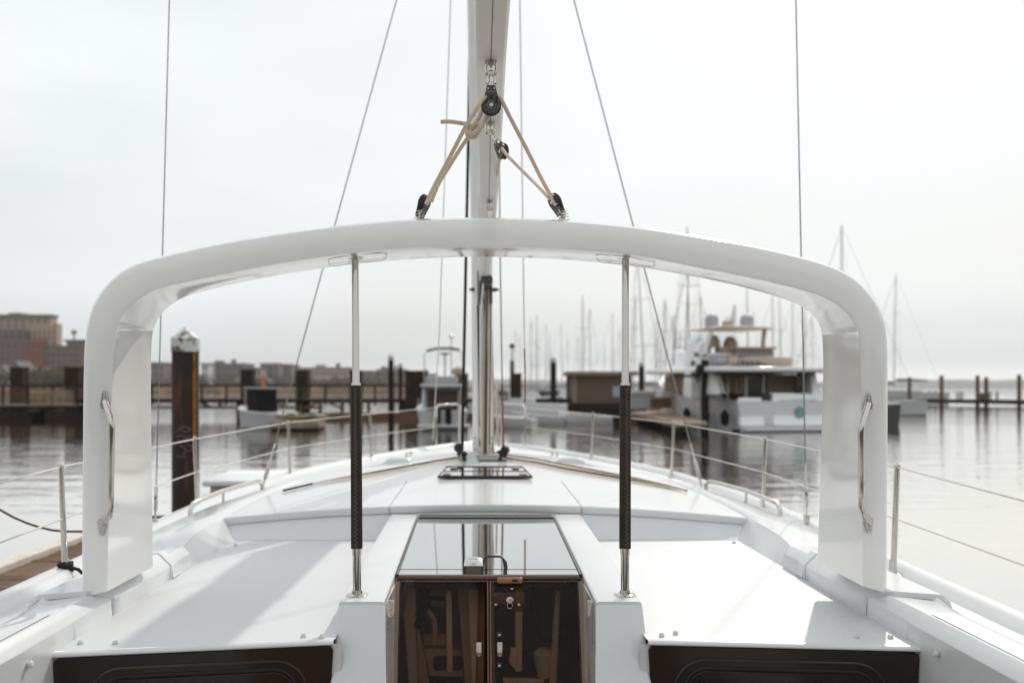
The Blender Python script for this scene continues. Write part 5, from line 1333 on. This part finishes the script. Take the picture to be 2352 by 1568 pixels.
# ---- the two leather wrapped poles
def pole(ub, ut, s, label):
    yb, yt = 3.597, 3.74
    pb = P(ub, 1366, yb); pt = P(ut, 592, yt)
    def at(v):
        f = (1366-v)/(1366-592); return pb.lerp(pt, f)
    o = MB().tube([at(1366), at(1262)], .0152, 20).tube([at(1262), at(570)], .0136, 20).obj('support_pole', STEEL, boat)
    o['label'] = label
    ax = (pt-pb).normalized(); M_ = ax.to_track_quat('Z', 'Y').to_matrix().to_4x4()
    MB().lathe(at(1366)+Vector((0,0,-.002)), [(.041,0),(.041,.003),(.036,.007),(.020,.009),(.0185,.02)], 28).obj('base_flange', STEEL, o)
    MB().tube([at(1277), at(1262)], .0175, 20).obj('lower_collar', STEEL, o)
    MB().tube([at(895), at(886)], .0178, 20).obj('upper_collar', STEEL, o)
    MB().tube([at(1263), at(1261), at(895), at(893)], [.0205,.0213,.0207,.0195], 24).obj('leather_sleeve', LEATHER, o)
    # zigzag stitching down the aft side of the sleeve
    pts = []; n = 74; side = .0
    for k in range(n+1):
        v = 899 + (1257-899)*k/n; c = at(v)
        a = (-.42 if k % 2 else .12) + (.30 if s > 0 else .12)
        r = .0219
        pts.append(c + Vector((r*math.sin(a), -r*math.cos(a), 0)))
    MB().tube(pts, .0008, 4).obj('stitching', THREAD, o)
    # head socket on the underside of the arch
    MB().lathe(at(597), [(.022,0),(.030,.004),(.032,.03)], 20, M=M_).obj('head_socket', STEELD, o)
pole(820, 816, -1, 'left steel support pole with a zigzag stitched leather sleeve')
pole(1435.5, 1436.5, 1, 'right steel support pole with a zigzag stitched leather sleeve')

# ---- grab rails on the cabin shoulders
def rail3(pts, r, name, m, parent, n=10): return MB().tube(pts, r, n).obj(name, m, parent)
for s in (-1, 1):
    # along the outer crest from y=4.75 to y=6.7
    ya, yb_ = 5.84, 7.0
    def top(y, h): return Vector((s*interp([(5.8,1.735),(6.4,1.69),(7,1.56)], y), y, H - interp([(5.8,.752),(7,.715)], y) + h))
    pts = [top(ya, -.01), top(ya+.005, .03), top(ya+.05, .062), top(ya+.2, .066)] + [top(ya+.2+(yb_-ya-.4)*k/8, .066) for k in range(1, 9)] + [top(yb_-.05, .06), top(yb_, .03), top(yb_, -.01)]
    r = rail3(pts, .0145, 'grab_rail', STEELD, boat, 12)
    r['label'] = ('left' if s < 0 else 'right') + ' steel grab rail on the cabin shoulder'
    ym = (ya+yb_)/2
    MB().cyl(top(ym, -.02), top(ym, .06), .009, 8).obj('rail_post', STEELD, r)

# ---- stanchions and lifelines
def stanchion(u, v, Y, s, label=None, foot=None):
    p = P(u, v, Y); hw = interp(DECK, Y)
    b = Vector((s*(hw-.06), Y-.0, deckz(Y)))
    b.x = p.x - s*.02
    o = MB().tube([b, p + Vector((0,0,-.01))], [.0138,.0125], 14).obj('stanchion', STEEL, boat)
    MB().lathe(p + Vector((0,0,-.012)), [(.0145,0),(.0145,.010),(.009,.016),(.004,.022)], 12).obj('stanchion_cap', STEEL, o)
    MB().lathe(b, [(.038,0),(.036,.008),(.018,.02),(.017,.08)], 14).obj('stanchion_base', STEELD, o)
    return b, p
LT = [(-420, 1210, 2.6), (140,1066,4.60), (447,1004,7.12), (662,967,9.6), (850,948,11.6), (1000,934,13.35)]
RT = [(2620, 1210, 2.6), (2061,1067,4.60), (1758,1004,7.12), (1547,968,9.55), (1362,948,11.6), (1207,934,13.35)]
for T, s in ((LT,-1),(RT,1)):
    B = []; TP = []
    for i, (u, v, Y) in enumerate(T):
        if 1 <= i <= 4: b, p = stanchion(u, v, Y, s)
        else:
            p = P(u, v, Y); b = Vector((s*(interp(DECK, Y)-.06), Y, deckz(Y)))
        TP.append(p + Vector((0,0,-.012))); B.append(b)
    MB().tube(TP, .0042, 6).obj('lifeline', WIREP, boat)
    mids = [p.lerp(b, .47) for p, b in zip(TP, B)]
    MB().tube(mids[:-1] + [mids[-1]], .0042, 6).obj('lifeline', WIREP, boat)
    # pulpit hoop
    q0 = Vector((s*(interp(DECK,13.35)+.0), 13.35, deckz(13.35)-.0)); q0.x = P(1002 if s < 0 else 1206, 934, 13.35).x
    pts = [q0, Vector((q0.x, 13.35, P(1002,960,13.35).z)), Vector((q0.x+ -s*.0, 13.36, P(1002,936,13.35).z)), Vector((q0.x - s*.03, 13.4, P(1002,930,13.35).z)), Vector((q0.x - s*.26, 13.75, P(1002,929,13.35).z)), Vector((q0.x - s*.30, 13.8, P(1002,934,13.35).z)), Vector((q0.x - s*.30, 13.82, deckz(13.8)))]
    MB().tube(pts, .0165, 12).obj('pulpit_hoop', STEEL, boat)
# black lashing round the near left stanchion foot, at the dock side
p0 = P(150, 1312, 4.60)
mb = MB()
for k in range(4): mb.tube([p0 + Vector((.028*math.cos(a), .028*math.sin(a), .012*k + .004*math.sin(3*a))) for a in [j*math.pi/6 for j in range(12)]], .009, 6, closed=True)
mb.tube([p0 + Vector((-.02,0,.0)), p0 + Vector((-.08,-.03,-.03)), p0 + Vector((-.12,-.1,-.11))], .009, 6).tube([p0 + Vector((.02,0,.02)), p0 + Vector((.06,0,.01)), p0 + Vector((.09,.02,-.03))], .009, 6)
tag(mb.obj('lashing', BLACKROPE), 'black rope lashing knotted round the foot of the near left stanchion', 'rope')

# ---- mast, boom and rigging
YM = 8.27; XM = .0
def mast():
    zt = H + 11.0
    def sec(z, x, w=.088, d=.12):
        return [(x + w*math.cos(a)*(1 if abs(math.cos(a)) < .95 else 1), YM + d*math.sin(a), z) for a in [2*math.pi*k/20 for k in range(20)]]
    z0 = H - .60
    m = MB().loft([sec(z0, 0), sec(H+1, -.01), sec(H+3.2, -.045), sec(zt, -.16)], closed=True, caps=True).obj('mast', ALU, boat)
    m['label'] = 'white mast of our sailboat rising from the cabin roof'
    # sail track and slots on the aft face
    for x, w_, mm in ((-.034,.005,GASKET),(.0,.014,ALU),(.038,.005,GASKET)):
        MB().prism([(x-w_/2, YM-.124, z0+.12), (x+w_/2, YM-.124, z0+.12), (x+w_/2-.012, YM-.124, H+.95), (x-w_/2-.012, YM-.124, H+.95)], (0,.03,0)).obj('mast_track', mm, m, smooth=False)
    for u, v in ((1091,1030),(1091,1018),(1091,1005),(1129,1030),(1129,1018),(1129,1005)):
        MB().lathe(P(u, v, YM-.11), [(.008,0),(.008,.004)], 8, M=Matrix.Rotation(R(90),4,'X')).obj('rivet', STEELD, m)
    # halyards and lines in front of the mast
    def ln(nm, pts, r, mm): return MB().tube([P(*p) for p in pts], r, 7).obj(nm, mm, m)
    ln('halyard', [(1108,1040,YM-.16),(1112,870,YM-.16),(1120,640,YM-.17),(1122,560,YM-.2)], .015, ROPE)
    ln('halyard', [(1116,1040,YM-.15),(1117,870,YM-.15),(1113,700,YM-.15),(1105,650,YM-.15)], .006, BLACKROPE)
    ln('halyard', [(1113.5,1040,YM-.19),(1115,900,YM-.19),(1117,760,YM-.2),(1119,650,YM-.22)], .009, DARKP)
    ln('halyard', [(1120,1040,YM-.18),(1121,900,YM-.18),(1123,760,YM-.19),(1125,640,YM-.2)], .008, ROPE)
    ln('halyard', [(1124,1020,YM-.17),(1125.5,900,YM-.17),(1127,760,YM-.18),(1127,690,YM-.2)], .006, DARKP)
    ln('halyard', [(1101,980,YM-.15),(1100,870,YM-.15),(1097,700,YM-.15)], .006, BLACKROPE)
    ln('halyard', [(1126,1040,YM-.13),(1126,870,YM-.13),(1126,700,YM-.14)], .006, WIREP)
    ln('halyard', [(1134,1045,YM-.05),(1131,960,YM-.05),(1133,880,YM-.05),(1128,700,YM-.03)], .007, ROPE)
    ln('halyard', [(1062,1022,YM+.1),(1064,900,YM+.1),(1070,600,YM+.1),(1076,300,YM+.1),(1080,0,YM+.1),(1082,-120,YM+.1)], .013, BLACKROPE)
    ln('halyard', [(1156,1030,YM),(1153,860,YM),(1149,600,YM),(1146,300,YM),(1142,0,YM)], .006, WIRE)
    ln('halyard', [(1156,1030,YM-.01),(1154.5,960,YM-.01),(1153,880,YM-.01)], .008, ROPER)
    ln('halyard', [(1146,1025,YM+.05),(1141,960,YM+.05),(1140,880,YM+.05)], .008, ROPE)
    ln('halyard', [(1138,1020,YM+.05),(1146,955,YM+.05)], .007, WIREP)
    # steps / cleats
    for u in (1088, 1136):
        MB().lathe(P(u, 665, YM-.05), [(.005,-.02),(.04,-.004),(.04,.004),(.005,.02)], 12).obj('mast_ring', BLACKP, m)
    # gooseneck and vang
    MB().tube([P(1118,642,YM-.30), P(1118,655,YM-.1)], .05, 10).obj('gooseneck', DARKP, m)
    MB().tube([P(1103,1010,YM-.14), P(1104,720,YM-.2), P(1110,650,YM-.3)], [.008,.008,.008], 10).obj('boom_vang', ALU, m)
    MB().boxc(P(1104,672,YM-.2), (.022,.04,.20)).boxc(P(1128,668,YM-.2), (.020,.04,.22)).obj('vang_fitting', BLACKP, m, bevel=.012)
    # base plate and its cluster of turning blocks
    MB().box((-.20, YM-.2, z0-.01), (.24, YM+.2, z0+.010)).obj('mast_plate', BLACKP, m, bevel=.01)
    MB().box((-.13, YM-.17, z0), (.13, YM+.17, z0+.06)).obj('mast_step', STEELD, m, bevel=.01)
    bl = None
    for u, v, rz_, sc in ((1054,1028,.4,.85),(1066,1042,.2,.55),(1082,1052,.1,.5),(1097,1051,.1,.6),(1110,1049,-.1,.7),(1122,1052,-.3,.55),(1137,1047,-.4,.65),(1149,1042,-.5,.7),(1160,1033,-.6,.8)):
        c = P(u, v, YM-.12)
        MB().lathe(c, [(.034*sc,-.016),(.046*sc,-.014),(.046*sc,-.004),(.036*sc,0),(.046*sc,.004),(.046*sc,.014),(.034*sc,.016)], 14, M=Matrix.Rotation(rz_,4,'Z') @ Matrix.Rotation(R(90),4,'X')).boxc(c + Vector((0,0,-.04)), (.03,.03,.05)).obj('turning_block', BLACKP, m)
    MB().lathe(P(1085,1058,YM-.25), [(.05,-.03),(.05,.0),(.03,.04),(.035,.07)], 12).obj('deck_fitting', RUBBER, m)
    # small winch-like white housings on the roof edges
    for s in (-1, 1):
        a = P(1113 + s*197, 1062, 8.3)
        MB().loft([[a+Vector((x,y,-.08)) for x, y in ((-.15,-.1),(.15,-.1),(.15,.1),(-.15,.1))], [a+Vector((x,y,.01)) for x, y in ((-.12,-.07),(.12,-.07),(.12,.07),(-.12,.07))], [a+Vector((x,y,.045)) for x, y in ((-.08,-.05),(.08,-.05),(.08,.05),(-.08,.05))]], closed=True, caps=True).obj('line_housing', GEL, boat, bevel=.025, seg=3)
        MB().boxc(a + Vector((s*.22, -.02, -.07)), (.26,.14,.035)).obj('track_base', DARKP, boat, bevel=.01)
mast()

def boomz(y): return .88 + .072*(8.1-y) + H
def boom():
    g = []
    ys = [8.02, 6.5, 5, 3.66, 2.2, .8, -.6]
    def xc(y): return interp([(-.6,.02),(3.2,.0),(5.9,.025),(8.02,.01)], y)
    for y in ys:
        w = interp([(-.6,.062),(3.18,.059),(5.9,.050),(8.1,.046)], y); z = boomz(y); x = xc(y)
        g.append([(x-w*.80, y, z), (x+w*.80, y, z), (x+w*.97, y, z+.012), (x+w*1.02, y, z+.05), (x+w*1.05, y, z+.16), (x-w*1.05, y, z+.16), (x-w*1.02, y, z+.05), (x-w*.97, y, z+.012)])
    b = MB().loft(g, closed=True, caps=True).obj('boom', BOOMM, boat, angle=25)
    b['label'] = 'boom overhead running aft from the mast, seen from below'
    MB().tube([(xc(y), y, boomz(y)-.0006) for y in ys], .0016, 4).obj('boom_slot', GASKET, b)
    # flaked sail in its bag along the top of the boom
    g = []
    for k in range(22):
        y = 7.9 - 8.4*k/21; z = boomz(y)+.165; x = xc(y); w = .052 + .004*math.sin(k*1.7)
        hh = .42 + .12*(1-k/21) + .02*math.sin(k*2.3)
        g.append([(x-w*.6, y, z), (x-w, y, z+.08), (x-w*.92, y, z+hh*.6), (x-.03, y, z+hh), (x+.03, y, z+hh), (x+w*.92, y, z+hh*.6), (x+w, y, z+.08), (x+w*.6, y, z)])
    MB().loft(g, closed=True, caps=True).obj('sail_bag', CANVAS, b, angle=60)
    # bails that carry the mainsheet blocks
    for y, n in ((3.66,1),(4.32,1),(5.64,1),(6.05,1)):
        c = Vector((xc(y), y, boomz(y)))
        sc = 1.0
        MB().tube([c+Vector((-.017,0,.004)), c+Vector((-.019,0,-.03)), c+Vector((-.015,0,-.052))], .0035, 6).tube([c+Vector((.017,0,.004)), c+Vector((.019,0,-.03)), c+Vector((.015,0,-.052))], .0035, 6).tube([c+Vector((-.02,0,-.05)), c+Vector((.02,0,-.05))], .006, 8).lathe(c+Vector((0,0,-.03)), [(.008,-.03),(.014,-.02),(.016,0),(.012,.02),(.008,.03)], 12).obj('bail', STEEL, b)
    for y in (5.64, 6.05):
        c = Vector((xc(y), y, boomz(y)-.06)); MB().tube([c, c+Vector((0,0,-.06))], .010, 8).obj('snap_hook', STEEL, b)
    # sheet running forward under the boom to the mast
    return b
BOOM = boom()

# shrouds and stays
def wire(nm, a, b, r, m=WIRE, parent=boat): return MB().tube([a, b], r, 6).obj(nm, m, parent)
for s in (-1, 1):
    # cap shroud
    if s < 0: tp, bt = P(389, 0, 6.3), P(356.5, 1200, 6.15)
    else: tp, bt = P(1828, 0, 6.3), P(1852.5, 1190, 6.15)
    d = tp - bt
    w1 = wire('cap_shroud', bt + d*.10, tp + d*.7, .0042)
    MB().tube([bt, bt + d*.02, bt + d*.025, bt+d*.065, bt+d*.07, bt+d*.11], [.006,.006,.012,.012,.006,.006], 10).obj('turnbuckle', STEEL, w1)
    MB().boxc(bt + Vector((0,0,-.02)), (.035,.03,.09)).obj('chainplate', STEELD, w1, bevel=.005)
    # lower shroud
    if s < 0: tp, bt = P(911, 0, 7.45), P(604, 1118, 7.0)
    else: tp, bt = P(1318, 0, 7.45), P(1612, 1118, 7.0)
    d = tp - bt
    w1 = wire('lower_shroud', bt + d*.06, tp + d*.45, .0048)
    MB().tube([bt, bt+d*.012, bt+d*.018, bt+d*.05, bt+d*.055, bt+d*.085], [.007,.007,.015,.013,.006,.006], 10).obj('turnbuckle', STEEL, w1)
wire('lazy_jack', P(1035, 0, 7.9), P(1009, 770, 8.0), .0045, WIREP)
wire('lazy_jack', P(1009, 770, 8.0), P(994, 1010, 8.0), .0045, WIREP)
wire('lazy_jack', P(1194, 0, 8.0), P(1204.5, 802, 8.1), .0055, WIREP)
MB().tube([P(1204.5,800,8.1), P(1206,860,8.1), P(1206,925,8.1)], .0065, 6).obj('lazy_jack', ROPER, boat)
wire('forestay', P(1072, 0, 9.2), P(1066, 1000, 13.6), .008, WIRE) if False else None

# hatch let into the roof forward, with dark corners
PADB = mat('brown_hatch_pad', (.14,.09,.065), .5)
def roof_hatch():
    def Q(u, v):
        Y = .605*F/(v-889); return Vector((CX+(u-1098)/F*Y, Y, 0))
    c = [Q(1007,1103), Q(1223,1103), Q(1209,1075), Q(1043,1075)]
    c[2].x = .40-.13; c[3].x = -.27
    c = [Vector((-.315,6.83,0)), Vector((.325,6.83,0)), Vector((.285,7.40,0)), Vector((-.275,7.40,0))]
    def lift(p, h): return Vector((p.x, p.y, H - D_roof(p.x, p.y) + h))
    o = MB().prism([lift(p, .012) for p in c], (0,0,.012)).obj('deck_hatch', HATCHG, boat, smooth=False)
    o['label'] = 'flush smoked deck hatch in the cabin roof before the mast'
    MB().tube([lift(p, .020) for p in c], .010, 6, closed=True).obj('hatch_frame', DARKFRAME, o)
    for f in (.5,):
        MB().tube([lift(c[0].lerp(c[3], f), .022), lift(c[1].lerp(c[2], f), .022)], .006, 6).obj('hatch_bar', DARKFRAME, o)
    for p, dx, dy in ((c[0],1,1),(c[1],-1,1),(c[2],-1,-1),(c[3],1,-1)):
        MB().boxc(lift(p + Vector((dx*.055, dy*.10, 0)), .026), (.05,.14,.004)).obj('hatch_pad', PADB, o, smooth=False)
roof_hatch()

# control lines led aft over the roof
def on_roof(u, v, lift=.012):
    lo, hi = 5.7, 9.7
    for _ in range(40):
        m_ = (lo+hi)/2; p = P(u, v, m_)
        if p.z > H - D_roof(p.x, m_) + lift: lo = m_
        else: hi = m_
    p = P(u, v, lo); return Vector((p.x, p.y, H - D_roof(p.x, lo) + lift))
def roof_line(nm, uv, r, m, lift=.012, lb=None):
    pts = [on_roof(u, v, lift) for u, v in uv]
    o = MB().tube(pts, r, 6).obj(nm, m, boat)
    if lb: o['label'] = lb
    return o
for k, (m, r, dv) in enumerate(((BLACKROPE,.007,0),(ROPE,.006,5),(WIREP,.004,10))):
    roof_line('control_line', [(1062,1048+dv),(1000,1058+dv),(930,1071+dv*.9),(860,1084+dv*.7),(790,1097+dv*.4),(715,1111),(650,1126)], r, m)
for k, (m, r, dv) in enumerate(((ROPER,.007,0),(ROPE,.006,5),(BLACKROPE,.006,9),(ROPE,.005,14))):
    roof_line('control_line', [(1165,1044+dv),(1230,1053+dv),(1300,1067+dv),(1380,1082+dv*.8),(1460,1098+dv*.5),(1530,1114+dv*.2),(1578,1126)], r, m)

# ---- key safe on the hatch
def keysafe():
    sil = mat('silver_plastic', (.60,.59,.57), .3, .5, var=.03); 
    c = Vector((CX + (1087.5-1098)/F*4.02, 4.005, H-.7475))
    t = thing('key_safe', 'small silver and black combination key safe standing on the front of the hatch', 'key safe', c)
    w_ = .038
    # body leaning back
    MB().loft([[c+Vector(q) for q in ((-w_,-.010,-.004),(w_,-.010,-.004),(w_,.05,-.0),(-w_,.05,-.0))], [c+Vector(q) for q in ((-w_*.99,-.006,.030),(w_*.99,-.006,.030),(w_*.97,.05,.034),(-w_*.97,.05,.034))]], closed=True, caps=True).obj('body', BLACKP, t, bevel=.003)
    MB().loft([[c+Vector(q) for q in ((-w_*.82,-.012,-.001),(w_*.82,-.012,-.001),(w_*.82,-.0085,.027),(-w_*.82,-.0085,.027))], [c+Vector(q) for q in ((-w_*.82,-.006,-.001),(w_*.82,-.006,-.001),(w_*.82,-.003,.027),(-w_*.82,-.003,.027))]], closed=True, caps=True).obj('front_cover', mat('grey_cover_plastic', (.105,.085,.07), .6), t, bevel=.0015)
    top = []
    for k in range(9):
        f = k/8; x = -w_ + 2*w_*f; h = .008*math.sin(math.pi*f)**.7
        top.append((x, h))
    lo = [c + Vector((x*1.01, -.008, .0305)) for x, h in top]; mi = [c + Vector((x*.98, .012, .043 + h*.3)) for x, h in top]; hi = [c + Vector((x*.90, .040, .052 + h)) for x, h in top]; bk = [c + Vector((x*.90, .052, .040)) for x, h in top]
    MB().loft([lo, mi, hi, bk]).obj('silver_cover', sil, t, angle=50)
    for k in range(4): MB().lathe(c + Vector((-.0125+.0083*k, .0285, .0515)), [(.0028,-.002),(.0034,0),(.0028,.002)], 10, M=Matrix.Rotation(R(90),4,'Y')).obj('number_wheel', BLACKP, t)
    Mx = Matrix.Translation(c + Vector((0,-.002,.0385))) @ Matrix.Rotation(R(36), 4, 'X')
    text_mesh('lettering', 'ORIA', .0085, mat('grey_lettering', (.22,.21,.20), .5), t, Mx, .0003)
keysafe()

# ---- mainsheet tackle
def block(name, c, ax, face, size, label, printed=False):
    """pulley block: ax points from sheave to shackle, face is the normal of the cheeks"""
    ax = ax.normalized(); face = (face - ax*face.dot(ax)).normalized(); sd = ax.cross(face)
    M_ = Matrix((( sd.x, ax.x, face.x, c.x), (sd.y, ax.y, face.y, c.y), (sd.z, ax.z, face.z, c.z), (0,0,0,1)))
    if M_.to_3x3().determinant() < 0:
        sd = -sd; M_ = Matrix((( sd.x, ax.x, face.x, c.x), (sd.y, ax.y, face.y, c.y), (sd.z, ax.z, face.z, c.z), (0,0,0,1)))
    t = thing(name, label, 'pulley', c)
    def W(p): return M_ @ Vector(p)
    r = size
    # sheave
    prof = [(r*.80,-.009),(r,-.009),(r*.98,-.006),(r*.82,0),(r*.98,.006),(r,.009),(r*.80,.009)]
    MB().lathe((0,0,0), prof, 28, M=M_).obj('sheave', BLACKP, t)
    for sg in (-1, 1):
        # cheek: ring segment plus two arms rising to the head
        outl = []
        for k in range(13): a = R(200 + 140*k/12); outl.append((r*.90*math.cos(a), r*.90*math.sin(a)))
        outl += [(r*.93, r*.10), (r*.60, r*1.15), (r*.42, r*1.95), (-r*.42, r*1.95), (-r*.60, r*1.15), (-r*.93, r*.10)]
        MB().prism([W((x, y, sg*.0105)) for x, y in outl], (W((0,0,sg*.0035)) - W((0,0,0)))).obj('cheek', DARKP, t, bevel=.0015)
        for pl in ([(-.20,.95),(.20,.95),(.16,.42),(-.16,.42)], [(-.62,.80),(-.50,.80),(-.34,.12),(-.66,.14)], [(.62,.80),(.50,.80),(.34,.12),(.66,.14)]):
            MB().prism([W((x*r, y*r, sg*.0141)) for x, y in pl], (W((0,0,sg*.0006)) - W((0,0,0)))).obj('cheek_opening', GASKET, t, smooth=False)
        MB().lathe((0,0,0), [(r*.20,sg*.014),(r*.19,sg*.0165),(r*.06,sg*.0168)], 16, M=M_).obj('axle', STEELD, t)
        for x in (-.30, .30): MB().lathe((0,0,0), [(r*.105,sg*.014),(r*.09,sg*.0158),(r*.02,sg*.016)], 12, M=M_ @ Matrix.Translation((x*r, r*1.62, 0))).obj('rivet', STEELD, t)
        if printed:
            pass
    if printed:
        sgn = 1 if (M_.to_3x3() @ Vector((0,0,1))).y < 0 else -1
        Rt = Matrix.Rotation(math.pi, 4, 'Y') if sgn < 0 else Matrix.Identity(4)
        text_mesh('lettering', 'HARKEN', r*.26, PRINT, t, M_ @ Matrix.Translation((0, r*1.30, sgn*.0146)) @ Rt, .0002, 0, .3)
        pts = [W((r*.36*math.cos(a), r*.36*math.sin(a), sgn*.0148)) for a in [R(60+ 15*k) for k in range(16)]]
        MB().tube(pts, .0016, 4).obj('printed_mark', PRINT, t)
    # swivel head and shackle
    MB().lathe((0,0,0), [(r*.24,r*1.75),(r*.24,r*2.3),(r*.16,r*2.4)], 12, M=M_ @ Matrix.Rotation(R(-90),4,'X')).obj('swivel', STEEL, t)
    MB().tube([W((-r*.30,r*2.15,0)), W((-r*.36,r*2.6,0)), W((-r*.25,r*3.0,0)), W((0,r*3.15,0)), W((r*.25,r*3.0,0)), W((r*.36,r*2.6,0)), W((r*.30,r*2.15,0))], .0032, 8).tube([W((-r*.5,r*2.2,0)), W((r*.55,r*2.2,0))], .003, 8).obj('shackle', STEEL, t)
    return t
YA = 3.74
c1 = P(1128, 243, 3.66)
block('pulley_block', c1, Vector((0,0,1)), Vector((0,-1,0)), .037, 'upper black pulley block hanging centred under the boom', True)
# hook between bail and upper block
def hook(c0, c1, label=None):
    d = c1 - c0
    return MB().tube([c0, c0+d*.25, c0+d*.5, c0+d*.8, c1], [.009,.0075,.006,.008,.006], 10)
hook(P(1128,168,3.66), P(1128,196,3.66)).obj('snap_shackle', STEEL, BOOM)
c2 = P(1155, 348, 4.22)
s2 = P(1127, 300, 4.32)
block('pulley_block', c2, (P(1133,318,4.29)-c2), Vector((-.85,-.45,-.1)), .034, 'tilted black pulley block hanging right of centre below the upper one')
hook(P(1127,296,4.32), P(1138,322,4.28)).obj('snap_shackle', STEEL, BOOM)
cl_ = P(975, 465, YA); cr_ = P(1274, 462, YA)
fl = P(966, 496, YA); fr_ = P(1297, 498, YA)
block('pulley_block', cl_, (P(963,500,YA+.0)-cl_), Vector((.93,-.35,0)), .030, 'black pulley block on the arch at the left end of the mainsheet')
block('pulley_block', cr_, (P(1292,498,YA)-cr_), Vector((.93,.35,0)), .030, 'black pulley block on the arch at the right end of the mainsheet')
# springs and eyes holding them on the arch top
for (u, s) in ((965,-1),(1294,1)):
    mb = MB(); pts = []
    for k in range(40):
        a = k*.5; f = k/39
        pts.append(P(u + s*2*(1-f), 504 - 20*f, YA) + Vector(((.020-.006*f)*math.cos(a), (.020-.006*f)*math.sin(a), 0)))
    mb.tube(pts, .0018, 5).obj('stand_up_spring', STEEL, ARCH)
    MB().lathe(P(u, 506, YA), [(.022,-.01),(.020,.004),(.010,.010),(.009,.03)], 14).obj('pad_eye', STEELD, ARCH)
def rope(pts, r=.0066, m=ROPE, label='', sm=5, name='mainsheet_rope'):
    Q = [Vector(p) for p in pts]; q2 = []
    for i in range(len(Q)-1):
        a = Q[max(i-1,0)]; b = Q[i]; c = Q[i+1]; d = Q[min(i+2,len(Q)-1)]
        for k in range(sm):
            f = k/sm; q2.append(0.5*((2*b)+(-a+c)*f+(2*a-5*b+4*c-d)*f*f+(-a+3*b-3*c+d)*f**3))
    q2.append(Q[-1])
    o = MB().tube(q2, r, 10).obj(name, m)
    return tag(o, label, 'rope')
# z6 pixel helper: region 6 of the photo (1600,150), .5102 px per px
def Z6(x, y, Y): return P((1600+.5102*x)/1.7415, (150+.5102*y)/1.7415, Y)
rope([Z6(205,1310,3.70), Z6(262,1180,3.69), Z6(400,920,3.66), Z6(520,690,3.63), Z6(600,560,3.62), Z6(640,495,3.64), Z6(700,455,3.66), Z6(760,462,3.66), Z6(800,500,3.66), Z6(870,640,3.67), Z6(1000,890,3.70), Z6(1120,1130,3.72), Z6(1225,1315,3.72)],
     .0078, ROPE, 'tan mainsheet rope from left arch block over the upper block to right arch block')
rope([Z6(245,1290,3.72), Z6(300,1150,3.72), Z6(380,1020,3.72), Z6(480,860,3.71), Z6(540,775,3.70), Z6(585,700,3.69), Z6(600,660,3.69)],
     .0078, ROPE, 'second tan rope part rising from the left arch block to the knot')
rope([Z6(318,662,3.67), Z6(380,660,3.67), Z6(450,668,3.67), Z6(520,680,3.68), Z6(565,690,3.69), Z6(600,665,3.70), Z6(650,560,3.70)],
     .0078, ROPE, 'loose rope tail sticking out to the left of the bowline')
rope([Z6(560,720,3.675), Z6(575,690,3.665), Z6(595,672,3.665), Z6(612,690,3.67), Z6(600,725,3.67), Z6(570,755,3.66), Z6(535,760,3.665), Z6(525,740,3.68), Z6(545,735,3.70), Z6(590,762,3.69), Z6(615,745,3.68), Z6(640,700,3.69), Z6(690,610,3.70)],
     .0082, ROPE, 'bowline knot tied in tan rope left of the upper pulley block', name='bowline_knot')
rope([Z6(600,780,3.70), Z6(560,785,3.68), Z6(530,770,3.675), Z6(528,748,3.67), Z6(560,740,3.66)], .0078, ROPE, 'lower turn of the bowline wrapped round the standing rope', name='bowline_turn')
rope([Z6(800,870,4.16), Z6(850,935,4.10), Z6(1000,1085,3.95), Z6(1100,1185,3.80), Z6(1150,1240,3.75), Z6(1180,1270,3.74)],
     .0068, ROPE, 'tan rope running from the tilted block down to the right arch block')
rope([Z6(778,880,4.30), Z6(778,960,4.5), Z6(760,1100,5.3), Z6(735,1290,6.6), Z6(720,1400,7.3), P(1123,600,7.9), P(1120,640,8.05)],
     .0080, ROPE, 'tan sheet running forward under the boom to the mast')

# far moored rope coil and mooring gear aside, small foredeck details
MB().boxc((0, 12.2, deckz(12)+.05), (.36,.5,.05)).obj('anchor_locker_lid', GEL, boat, bevel=.015)
for s in (-1, 1):
    MB().tube([(s*.9,11.9,deckz(12)), (s*.9,11.9,deckz(12)+.05), (s*.86,12.15,deckz(12)+.05), (s*.86,12.15,deckz(12))], .014, 8).obj('mooring_cleat', STEEL, boat)

# ------------------------------------------------------------------ harbour haze
hm_ = bpy.data.materials.new('harbour_haze'); hm_.use_nodes = True; ht = hm_.node_tree
for n in list(ht.nodes): ht.nodes.remove(n)
ho = ht.nodes.new('ShaderNodeOutputMaterial'); hv = ht.nodes.new('ShaderNodeVolumePrincipled')
hv.inputs['Color'].default_value = (0.90, 0.93, 0.95, 1); hv.inputs['Density'].default_value = 0.0002; hv.inputs['Anisotropy'].default_value = 0.45
ht.links.new(hv.outputs[0], ho.inputs['Volume'])
hz_ = MB().box((-3500, -1000, -3.0), (3500, 3500, 62)).obj('haze', hm_, smooth=False, kind='stuff')
hz_['label'] = 'thin pale sea haze filling the air over the harbour'
